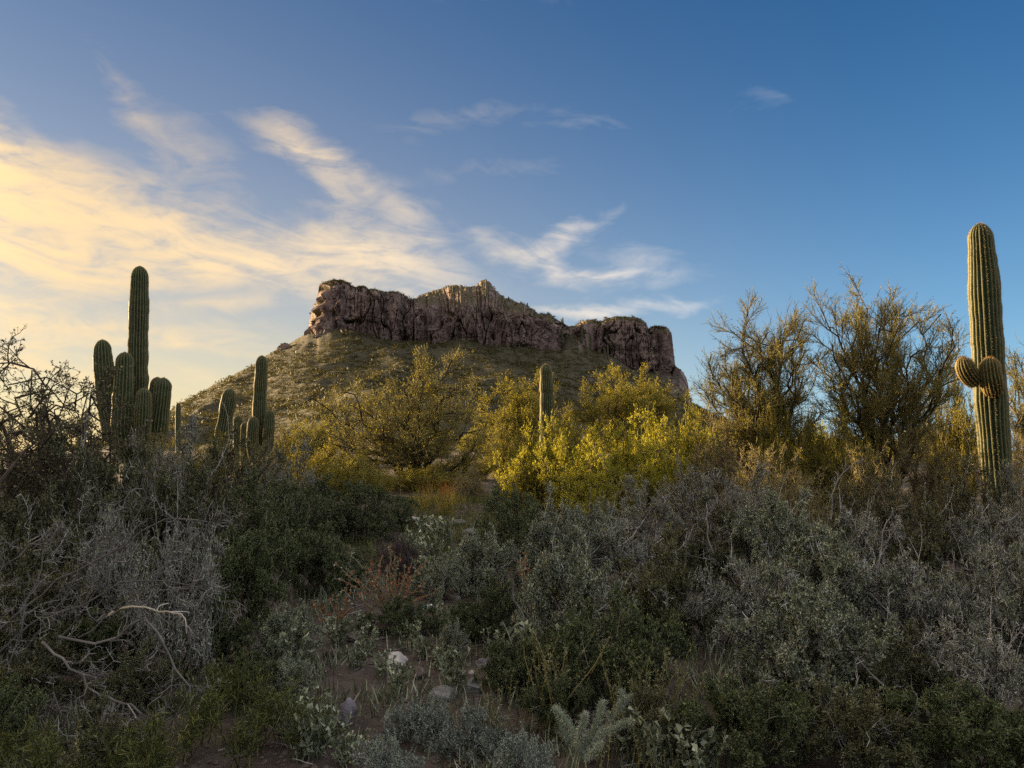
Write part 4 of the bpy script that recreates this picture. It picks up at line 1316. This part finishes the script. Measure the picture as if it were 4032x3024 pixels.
for ch, r in ((L1, .0046), (L2, .0030), (L3, .0020)):
    V, Q = tubes(ch - org, np.full(len(ch), r), np.full(len(ch), r * .4), 3, rg); fine.add(V, Q)
link('twigs', fine.mesh('twigs', [M['bark_dead']]), troot)['kind'] = 'stuff'
tag(troot, 'dead leafless grey tangle of long limbs filling the left foreground', 'dead shrub', 'dead wood')
pale = polylimbs([[(108, 616, 4.66), (121, 607, 4.64), (132, 606.5, 4.63), (143, 607, 4.62), (155, 610, 4.62), (181, 613, 4.6), (187, 622, 4.58), (187, 634, 4.57)]], 14, .004, rg)
org2 = pale[0][0]
broot = empty('broken_branch', org2)
V, Q = tubes(pale - org2, [.0070], [.0032], 7, rg); link('stick', mesh_np('stick', V, Q, None, [M['bark_pale']], smooth=True), broot)
tw = spawn(pale, 9, .3, 1, 55, 10, .12, .3, 4, .3, -.08, rg)
V, Q = tubes(tw - org2, np.full(len(tw), .004), np.full(len(tw), .0015), 3, rg); tag(link('twigs', mesh_np('twigs', V, Q, None, [M['bark_grey']]), broot), kind='stuff')
tag(broot, 'pale peeled broken branch lying across the dead grey tangle', 'branch', 'dead wood')
tip = polylimbs([[(177.5, 734.5, 4.40), (183.5, 738.5, 4.385)]], 3, .0, rg)
V, Q = tubes(tip - tip[0][0], [.0085], [.0075], 8, rg)
n_ = len(V)
o = link('broken_tip', mesh_np('broken_tip', V, Q, None, [M['bark_pale']], smooth=False), None, tip[0][0])
tag(o, 'cream coloured snapped branch end at the bottom of the dead tangle', 'branch', 'dead wood')

# grey bushes woven into the tangle
for a in [('grey', 188, 516, 62, 5.5, 'dense pale grey thorn bush growing through the right of the dead tangle'),
          ('olive', 52, 548, 76, 6.0, 'dim olive thorn bush growing through the left of the dead tangle'),
          ('lilac', 110, 520, 54, 6.4, 'grey thorn bush behind the middle of the dead tangle')]:
    place_shrub(*a, group='brush in shade')
# long bare stick standing in the right hand brush
for pts_, r, lab in [([(716, 600, 8.2), (713, 575, 8.2), (712, 560, 8.2), (708, 530, 8.2), (706, 503, 8.2)], .011, 'pale upright bare stick in the right hand brush'),
                     ([(880, 640, 6.6), (888, 600, 6.5), (878, 575, 6.4), (886, 520, 6.4), (893, 512, 6.4)], .010, 'thin bare shoot standing up from the silvery thorn bush'),
                     ([(830, 520, 10.3), (834, 485, 10.2), (845, 470, 10.2), (862, 459, 10.2)], .012, 'pale sunlit twig leaning over the brush below the bare trees')]:
    q = polylimbs([pts_], 12, .01, rg)
    o_ = q[0][0].copy()
    rt = empty('bare_stick', o_)
    V, Q = tubes(q - o_, [r], [r * .4], 6, rg); link('stick', mesh_np('stick', V, Q, None, [M['bark_grey']], smooth=True), rt)
    c1 = spawn(q, 9, .25, 1, 50, 12, .22, .3, 5, .25, .05, rg); c2 = spawn(c1, 5, .2, 1, 50, 12, .09, .3, 3, .35, .03, rg)
    g = Geo()
    for ch, rr in ((c1, .005), (c2, .003)):
        V, Q = tubes(ch - o_, np.full(len(ch), rr), np.full(len(ch), rr * .4), 3, rg); g.add(V, Q)
    tag(link('twigs', g.mesh('twigs', [M['bark_grey']]), rt), kind='stuff')
    tag(rt, lab, 'stick', 'dead wood')

# ------------------------------------------------------------------ orange flowered globemallow
def flower_plant(name, label, Y, base, tips, seed, h_leaf=.022):
    rg = np.random.default_rng(seed)
    b = at(base[0], base[1], Y); org = np.array([b[0], Y, gz(b[0], Y)])
    tg = np.array([at(a, c - 7, Y + .2 * rg.normal()) for a, c in tips]) - org
    bs = rg.normal(size=tg.shape) * .05; bs[:, 2] = -.02
    st = bez(bs, tg, 8, -.04, .10, rg)
    root = empty(name, org)
    g = Geo(); V, Q = tubes(st, np.full(len(st), .0085), np.full(len(st), .0040), 4, rg); g.add(V, Q)
    sb = spawn(st, 2, .5, 1, 22, 8, .10, .3, 3, .12, .12, rg)
    V, Q = tubes(sb, np.full(len(sb), .003), np.full(len(sb), .002), 3, rg); g.add(V, Q)
    link('stems', g.mesh('stems', [M['twig_tan']]), root)['kind'] = 'stuff'
    P1, T1 = pts_on(st, 26, rg, .15, .95); P2, T2 = pts_on(sb, 6, rg)
    V, Q = leaves(np.vstack([P1, P2]), np.vstack([T1, T2]), h_leaf, h_leaf * .7, rg, .9)
    tag(link('leaves', mesh_np('leaves', V, None, Q, [M['leaf_greygreen']]), root), kind='stuff')
    # cup shaped flowers of five petals clustered up the stems
    Pf, Tf = pts_on(st, 10, rg, .4, 1.0); Pf2, Tf2 = pts_on(sb, 1, rg, .7, 1.0)
    Pf, Tf = np.vstack([Pf, Pf2]), np.vstack([Tf, Tf2])
    sel = rg.random(len(Pf)) < .75; Pf, Tf = Pf[sel], Tf[sel]
    ax = unit(rg.normal(size=Pf.shape) + .6 * Tf); a_ = unit(np.cross(ax, rg.normal(size=ax.shape))); b_ = np.cross(ax, a_)
    Vs = []
    for k in range(5):
        an = 2 * math.pi * k / 5
        d = math.cos(an) * a_ + math.sin(an) * b_; e = -math.sin(an) * a_ + math.cos(an) * b_
        s = .016
        Vs.append(np.stack([Pf, Pf + ax * s * .5 + d * s * .5 + e * s * .42, Pf + ax * s * .8 + d * s * .95, Pf + ax * s * .5 + d * s * .5 - e * s * .42], 1))
    V = np.concatenate(Vs, 0).reshape(-1, 3)
    tag(link('flowers', mesh_np('flowers', V, np.arange(len(V)).reshape(-1, 4), None, [M['petal_orange']]), root), kind='stuff')
    tag(root, label, 'flower', 'orange flowered plants')


flower_plant('globemallow', 'tall globemallow with orange flowers fanning up from the clearing', 7.0, (388, 645),
             [(334.5, 570), (340, 585), (354, 565), (362, 580), (372, 566), (378, 578), (391, 550), (387, 572), (395, 564), (405, 573), (399, 585), (428, 567), (418, 580), (410, 592), (350, 598), (436, 600), (366, 572), (383, 562), (401, 560), (412, 570), (345, 575), (375, 590), (391, 590), (424, 590)], 600)
flower_plant('globemallow', 'small globemallow with red orange flowers left of the tall one', 6.7, (330, 650),
             [(312, 607), (318, 612), (330, 606), (338, 602), (347, 600), (344, 612), (352, 615), (326, 618)], 610)
flower_plant('globemallow', 'single globemallow spray with orange flowers right of the clearing', 7.4, (524, 610),
             [(520, 562), (526, 566), (530, 570), (516, 572)], 620)

# ------------------------------------------------------------------ cholla
def cholla(label, Y, lines, seed):
    rg = np.random.default_rng(seed)
    b = at(582, 760, Y); org = np.array([b[0], Y, gz(b[0], Y)])
    root = empty('cholla', org)
    for i, (ln, r) in enumerate(lines):
        r = r * .68
        p = np.array([at(a, c, Y + d) for a, c, d in ln]) - org
        if i == 0: p[0] = (0, 0, -.03)
        dd = np.concatenate([[0], np.cumsum(np.linalg.norm(np.diff(p, axis=0), axis=1))])
        s = np.arange(0, dd[-1], .008); s = np.append(s, dd[-1])
        q = np.stack([np.interp(s, dd, p[:, k]) for k in range(3)], 1)
        T = unit(np.gradient(q, axis=0)); A = unit(np.cross(T, (0.2, -.3, .93) if abs(T[0][2]) < .8 else (0, 1, 0))); B = np.cross(T, A)
        m, sd = len(q), 12
        an = np.arange(sd) / sd * 2 * math.pi
        e = np.sqrt(np.clip(1 - np.clip(1 - (dd[-1] - s) / (r * 1.2), 0, 1) ** 2, 0, 1))
        bump = 1 + .22 * np.cos(3 * an[None, :] + (np.arange(m) % 4 < 2)[:, None] * math.pi) * np.sin(s / .03 * 2 * math.pi)[:, None]
        rr = (r * e + .001)[:, None] * bump
        N = np.cos(an)[None, :, None] * A[:, None] + np.sin(an)[None, :, None] * B[:, None]
        V = q[:, None] + N * rr[..., None]
        idx = np.arange(m * sd).reshape(m, sd); nx_ = np.roll(idx, -1, 1)
        Q = np.stack([idx[:-1], nx_[:-1], nx_[1:], idx[1:]], -1).reshape(-1, 4)
        o = link('trunk' if i == 0 else 'arm', mesh_np('arm', V.reshape(-1, 3), Q, None, [M['cholla']], smooth=True), root)
        sm = spine_mesh(V[:, ::2].reshape(-1, 3), N[:, ::2].reshape(-1, 3), None, rg, 3, .024, .0008, M['spine_silver'])
        tag(link('spines', sm, o), kind='stuff')
    tag(root, label, 'cactus', 'small cacti')


M['cholla'] = twig_mat('cholla', (0.12, 0.16, 0.10), (0.24, 0.28, 0.18), 20)
M['spine_silver'] = twig_mat('spine_silver', (0.42, 0.43, 0.34), (0.64, 0.65, 0.54))
cholla('pale green spiny cholla with forked arms at the bottom edge', 4.2, [
    ([(583, 775, 0), (582, 755, 0), (580, 740, 0)], .026),
    ([(580, 742, 0), (575, 734, .03), (566, 720, .05), (554, 707, .06)], .019),
    ([(580, 742, 0), (581, 728, -.05), (586, 713, -.08)], .021),
    ([(583, 748, 0), (594, 730, -.03), (599, 716, -.04), (604, 700, -.05)], .021),
    ([(583, 750, 0), (598, 734, .03), (611, 723, .05), (620, 709, .05), (622, 700, .05), (621.5, 690, .05)], .018),
    ([(620, 706, .05), (627, 699, .06), (635, 694.5, .06)], .016),
    ([(584, 752, 0), (605, 733, -.06), (622, 724, -.08), (634, 721, -.1)], .017),
    ([(581, 750, 0), (570, 742, .1), (560, 728, .12), (563, 716, .13)], .018),
    ([(584, 760, 0), (594, 752, -.1), (602, 742, -.12)], .019),
], 650)

# ------------------------------------------------------------------ herbs and grass
def herb_meshes(seed, n, h, lean, leaf_l, leaf_w, per, fork=0):
    rg = np.random.default_rng(seed)
    az = rg.random(n) * 6.28; ln = lean * np.sqrt(rg.random(n))
    D = np.stack([np.cos(az) * ln, np.sin(az) * ln, np.ones(n)], 1)
    st = walk(rg.normal(size=(n, 3)) * np.array([.04, .04, 0]), D, h * (.55 + .5 * rg.random(n)), 7, .10, .04, rg)
    g = Geo(); V, Q = tubes(st, np.full(n, .0032), np.full(n, .0015), 3, rg); g.add(V, Q)
    par = st
    if fork:
        sb = spawn(st, fork, .25, 1, 40, 12, h * .22, .3, 4, .2, .1, rg)
        V, Q = tubes(sb, np.full(len(sb), .0018), np.full(len(sb), .001), 3, rg); g.add(V, Q)
        P, T = pts_on(sb, per, rg)
    else:
        P, T = pts_on(st, per, rg, .1, 1)
    V, Q = leaves(P, T, leaf_l, leaf_w, rg, .8)
    return g, (V, Q)


def herb_proto(seed, stemmat, leafmat, **kw):
    g, (V, Q) = herb_meshes(seed, **kw)
    return g.mesh('stems', [stemmat]), mesh_np('leaves', V, None, Q, [leafmat])


HERB = {
    'stalk': [herb_proto(700 + i, M['bark_olive'], M['leaf_pale'], n=4 + 2 * i, h=.36 + .05 * i, lean=.45, leaf_l=.016, leaf_w=.009, per=26) for i in range(5)],
    'feather': [herb_proto(710 + i, M['leaf_herb'], M['leaf_herb'], n=9, h=.42, lean=.7, leaf_l=.05, leaf_w=.006, per=9, fork=9) for i in range(2)],
    'broad': [herb_proto(720 + i, M['leaf_greygreen'], M['leaf_greygreen'], n=12, h=.30, lean=.5, leaf_l=.038, leaf_w=.024, per=26) for i in range(2)],
}
HN = dict(stalk='tall_herb', feather='feathery_herb', broad='leafy_herb')


def herb(kind, px, Y, s, label, group):
    x = (px - 512) / FPX * Y
    a, b = HERB[kind][_rs.randrange(len(HERB[kind]))]
    r = empty(HN[kind], (x, Y, gz(x, Y)))
    r.rotation_euler = (0, 0, _rs.random() * 6.28); r.scale = (s, s, s * _rs.uniform(.85, 1.2))
    tag(link('stems', a, r), kind='stuff'); tag(link('leaves', b, r), kind='stuff')
    tag(r, label, 'herb', group)


for px, Y, s in [(20, 4.0, .75), (60, 4.0, .6), (95, 3.8, .6), (140, 4.0, .6), (175, 3.9, .8), (215, 4.4, .9), (250, 4.1, .9), (285, 4.5, .9), (30, 4.4, .6), (225, 4.9, .8), (200, 4.2, .8), (245, 4.8, .9), (268, 4.3, .9), (310, 4.2, .8), (8, 4.5, 1.0), (160, 3.7, 1.0), (60, 3.7, 1.0)]:
    herb('feather', px, Y, s, 'feathery green herb along the bottom left edge', 'feathery herbs')
for px, Y, s in [(375, 3.9, .8), (500, 4.5, .8), (540, 4.8, 1.25), (552, 4.6, 1.2), (565, 4.7, 1.2), (610, 4.6, .9), (655, 4.3, 1.1), (648, 4.4, 1.2), (670, 4.5, 1.1), (690, 4.2, 1.0), (708, 4.3, .9), (628, 4.4, 1.1), (640, 4.0, .8), (720, 4.1, .7), (800, 4.1, .8), (860, 4.0, .7), (80, 3.8, .8), (600, 4.0, .7), (660, 3.8, .7)]:
    herb('stalk', px, Y, s, 'thin upright herb stalks with small pale leaves along the bottom edge', 'herb stalks')
for px, Y, s in [(300, 5.6, 1.1), (285, 6.0, 1.2), (455, 5.2, .9), (560, 5.3, 1.4), (535, 5.4, 1.3), (590, 5.0, 1.0), (620, 4.3, 1.0), (655, 4.0, 1.0), (690, 3.9, 1.0), (720, 4.5, .9), (470, 6.4, .8), (440, 5.6, .7), (500, 5.8, .9), (318, 4.2, .9), (335, 4.35, .8), (300, 4.4, .9), (352, 4.15, .7), (322, 4.7, .8), (930, 4.0, 1.0), (980, 3.9, 1.0), (470, 8.2, 1.1), (460, 9.2, 1.2), (350, 8.0, 1.2), (430, 9.6, 1.3), (412, 10.4, 1.3), (445, 10.8, 1.4), (425, 11.6, 1.4), (372, 6.1, .7), (360, 5.7, .7), (415, 6.2, .7), (385, 5.5, .6), (340, 6.3, .9), (400, 5.2, .7), (425, 5.9, .6), (365, 6.6, .8), (440, 6.6, .9), (430, 8.4, 1.1), (418, 7.9, 1.0)]:
    if px > 505:
        herb('broad', px, Y, s, 'pale leafy herb among the brush at the bottom right', 'leafy herbs at the bottom right')
    elif Y > 7.5:
        herb('broad', px, Y, s, 'leafy grey green herb on the upper clearing behind the globemallow', 'leafy herbs on the upper clearing')
    else:
        herb('broad', px, Y, s, 'low leafy grey green herb on the bare soil among the stones', 'leafy herbs on the bare soil')


def grass_mesh(name, P, h, rg, mat, per=26, spread=.09, w=.004):
    n = len(P) * per
    B = np.repeat(P, per, 0) + rg.normal(size=(n, 3)) * np.array([spread, spread, 0])
    D = unit(rg.normal(size=(n, 3)) * np.array([.28, .28, 0]) + np.array([0, 0, 1]))
    L = h * (.5 + .7 * rg.random(n))
    pt = walk(B, D, L, 3, .12, -.03, rg)
    s = unit(np.cross(D, rg.normal(size=(n, 3)))) * w
    V = np.stack([pt[:, 0] - s, pt[:, 0] + s, pt[:, 1] + s * .8, pt[:, 1] - s * .8, pt[:, 2] + s * .5, pt[:, 2] - s * .5, pt[:, 3]], 1).reshape(-1, 3)
    i = np.arange(n)[:, None] * 7
    Q = np.concatenate([i + np.array([[0, 1, 2, 3]]), i + np.array([[3, 2, 4, 5]])])
    T = i + np.array([[5, 4, 6]])
    return mesh_np(name, V, Q, T, [mat])


rg = np.random.default_rng(800)
for i, (px, Y, h, mt, lab) in enumerate([(444, 17.0, .55, 'grass_red', 'orange red tuft of dry grass lit by the sun at the head of the clearing'),
                                         (456, 16.4, .36, 'grass_dry', 'golden tuft of dry grass right of the orange red one'),
                                         (434, 16.6, .42, 'grass_dry', 'yellow green grass tuft left of the orange red one'),
                                         (425, 15.4, .5, 'grass_dry', 'grass tuft at the left rim of the upper clearing'),
                                         (448, 14.8, .55, 'grass_dry', 'grass tuft in the shade edge of the upper clearing')]):
    x = (px - 512) / FPX * Y
    o = link('grass_tuft', grass_mesh('grass_tuft', np.zeros((5, 3)) + rg.normal(size=(5, 3)) * np.array([.13, .13, 0]), h, rg, M[mt], 22, .07, .006), None, (x, Y, gz(x, Y)))
    tag(o, lab, 'grass', 'grass tufts', 'thing')
n = 420
X = rg.uniform(-2.6, .2, n); Yg = rg.uniform(9.0, 17.5, n)
P = np.stack([X, Yg, ground_z(X, Yg)], 1)
tag(link('grass', grass_mesh('grass', P, .20, rg, M['leaf_herb'], 18, .10, .004)), 'thin short grass on the upper clearing', 'grass', None, 'stuff')
n = 2600
Yg = rg.uniform(3.2, 9.0, n); X = Yg * rg.uniform(-.78, .78, n)
P = np.stack([X, Yg, ground_z(X, Yg)], 1)
dn = fbm(X * 1.1, Yg * 1.1, seed=71, oct=3)
P = P[(dn > -.1) & ~((np.abs(X + .95 * Yg / 6) < .45) & (Yg > 5.2) & (Yg < 6.6) & (rg.random(n) < .7))]
tag(link('ground_herbs', grass_mesh('ground_herbs', P, .13, rg, M['leaf_greygreen'], 9, .06, .006)), 'low sprouting herbs on the shaded ground', 'herbs', None, 'stuff')

# ------------------------------------------------------------------ stones and litter on the clearing
for px, py, w, h, mt, lab in [
    (395, 665, 13, 9, 'stone_white', 'white stone, the largest pale one on the bare soil'),
    (447, 660, 4.5, 4, 'stone_white', 'small white stone right of the large pale one'),
    (345, 719, 10.5, 17, 'stone_purple', 'upright purple grey stone block left of the saltbush'),
    (442, 698, 15, 8, 'stone_grey', 'flat grey stone slab behind the centre saltbush'),
    (474, 690, 9, 9, 'stone_grey', 'grey stone right of the flat slab'),
    (472, 675, 4.5, 2.6, 'stone_white', 'thin white stone chip above the grey stone'),
    (484, 668, 9, 7, 'stone_purple', 'bluish grey stone at the rim of the dark bush'),
    (418, 676, 9, 6, 'stone_brown', 'brown stone below and right of the white one'),
    (333, 656, 9, 5, 'stone_brown', 'flat brown stone at the left side of the bare soil'),
    (352, 640, 10, 6, 'stone_brown', 'brown stone under the small globemallow'),
    (412, 522, 9, 5, 'stone_white', 'white rock at the top of the clearing'),
    (428, 528, 6, 5, 'stone_white', 'white rock just right of the top one in the clearing'),
    (358, 533, 4, 3, 'stone_white', 'small white stone left in the clearing'),
    (369, 531, 3.5, 3, 'stone_white', 'tiny white stone beside the small left one in the clearing'),
    (458, 524, 8, 4, 'stone_grey', 'pale rock right of the white rocks in the clearing'),
    (470, 533, 9, 4, 'stone_grey', 'pale rock at the right edge of the upper clearing'),
    (445, 640, 7, 5, 'stone_brown', 'dark stone below the small can'),
    (455, 598, 5.5, 4, 'stone_white', 'white pebble right of the globemallow'),
]:
    # depth where the sight line meets the ground
    Y = 4.0
    while Y < 40 and at(px, py + h * .6, Y)[2] > gz(at(px, py, Y)[0], Y): Y += .03
    c = at(px, py, Y); k = Y / FPX
    o = link('stone', boulder_mesh('stone', w * k, w * k * .8, h * k, int(px * 7 + py), M[mt], .3, 3), None, (c[0], Y + w * k * .5, gz(c[0], Y) + h * k * .72))
    o.rotation_euler = (0, 0, _rs.random() * .8 - .4)
    tag(o, lab, 'stone', 'stones on the clearing')

# crumpled can
Y = 7.3
x = (430 - 512) / FPX * Y
cr = empty('drink_can', (x, Y, gz(x, Y) + .03 + .02)); cr.scale = (.85, .85, .85); cr.rotation_euler = (R(80), R(15), R(62))
m_ = 26; sd = 20
zz = np.linspace(-.06, .06, m_); rr = np.interp(zz, [-.06, -.054, -.045, .045, .056, .06], [.024, .027, .033, .033, .026, .025])
an = np.arange(sd) / sd * 2 * math.pi
rad = rr[:, None] * (1 - .22 * np.exp(-((zz[:, None] - .005) / .022) ** 2) * (np.cos(an[None, :] - 1) > 0) * np.cos(an[None, :] - 1))
V = np.stack([rad * np.cos(an), rad * np.sin(an), np.repeat(zz[:, None], sd, 1)], -1)
idx = np.arange(m_ * sd).reshape(m_, sd); nx_ = np.roll(idx, -1, 1)
Q = np.stack([idx[:-1], nx_[:-1], nx_[1:], idx[1:]], -1).reshape(-1, 4)


def can_mat():
    m, nt, p, out = bsdf_mat('can_print')
    tcn = nt.new('ShaderNodeTexCoord'); sp = nt.new('ShaderNodeSeparateXYZ'); nt.l.new(tcn.outputs['Object'], sp.inputs[0])
    n = nt.noise(tcn.outputs['Object'], 30, 2)
    f = nt.ramp(nt.m('ADD', sp.outputs[2], nt.m('MULTIPLY', nt.m('SUBTRACT', n, .5), .05)), -.004, .004)
    nt.l.new(nt.mix(f, (.08, .30, .62), (.75, .78, .8)), p.inputs['Base Color'])
    p.inputs['Metallic'].default_value = .3; p.inputs['Roughness'].default_value = .35
    return m


def metal_mat():
    m, nt, p, out = bsdf_mat('can_metal')
    p.inputs['Base Color'].default_value = (.7, .7, .72, 1); p.inputs['Metallic'].default_value = 1; p.inputs['Roughness'].default_value = .3
    return m


link('can_body', mesh_np('can_body', V.reshape(-1, 3), Q, None, [can_mat()], smooth=True), cr)
cm = metal_mat()
for zc in (-.0585, .0585):
    ring = np.stack([.0245 * np.cos(an), .0245 * np.sin(an), np.full(sd, zc)], 1)
    V = np.vstack([ring, [[0, 0, zc * .96]]])
    link('can_end', mesh_np('can_end', V, None, np.array([[i, (i + 1) % sd, sd] for i in range(sd)]), [cm]), cr)
tag(cr, 'small crumpled blue and white can lying on the clearing', 'can')

# gravel and fallen twigs on the soil
n = 8000
Yg = 4.0 + 11 * rg.random(n) ** 1.6; X = -1.0 * Yg / 6.2 + rg.normal(size=n) * (.6 + .04 * Yg)
s = .005 + .020 * rg.random(n) ** 4
O = np.array([[1, 0, 0], [0, 1, 0], [-1, 0, 0], [0, -1, 0], [0, 0, .7], [0, 0, -.7]], float)
V = (O[None] * (1 + .5 * (rg.random((n, 6, 1)) - .5))) * s[:, None, None] * (1 + .6 * (rg.random((n, 1, 3)) - .5))
ca, sa = np.cos(rg.random(n) * 6.28), np.sin(rg.random(n) * 6.28)
V = np.stack([V[..., 0] * ca[:, None] - V[..., 1] * sa[:, None], V[..., 0] * sa[:, None] + V[..., 1] * ca[:, None], V[..., 2]], -1)
V = V + np.stack([X, Yg, ground_z(X, Yg) + s * .2], 1)[:, None]
tri = np.array([[0, 1, 4], [1, 2, 4], [2, 3, 4], [3, 0, 4], [1, 0, 5], [2, 1, 5], [3, 2, 5], [0, 3, 5]])
T = (np.arange(n)[:, None, None] * 6 + tri[None]).reshape(-1, 3)
tag(link('gravel', mesh_np('gravel', V.reshape(-1, 3), None, T, [M['stone_brown']])), 'brown gravel on the bare soil', 'gravel', None, 'stuff')
n = 700
Yg = rg.uniform(4.0, 10.0, n); X = -1.0 * Yg / 6.2 + rg.normal(size=n) * 1.2
P = np.stack([X, Yg, ground_z(X, Yg) + .012], 1)
D = rg.normal(size=(n, 3)) * np.array([1, 1, .08])
tw = walk(P, D, rg.uniform(.05, .25, n), 3, .15, 0, rg)
V, Q = tubes(tw, np.full(n, .003), np.full(n, .0015), 3, rg)
tag(link('fallen_twigs', mesh_np('fallen_twigs', V, Q, None, [M['bark_lilac']])), 'fallen twigs on the bare soil', 'twigs', None, 'stuff')
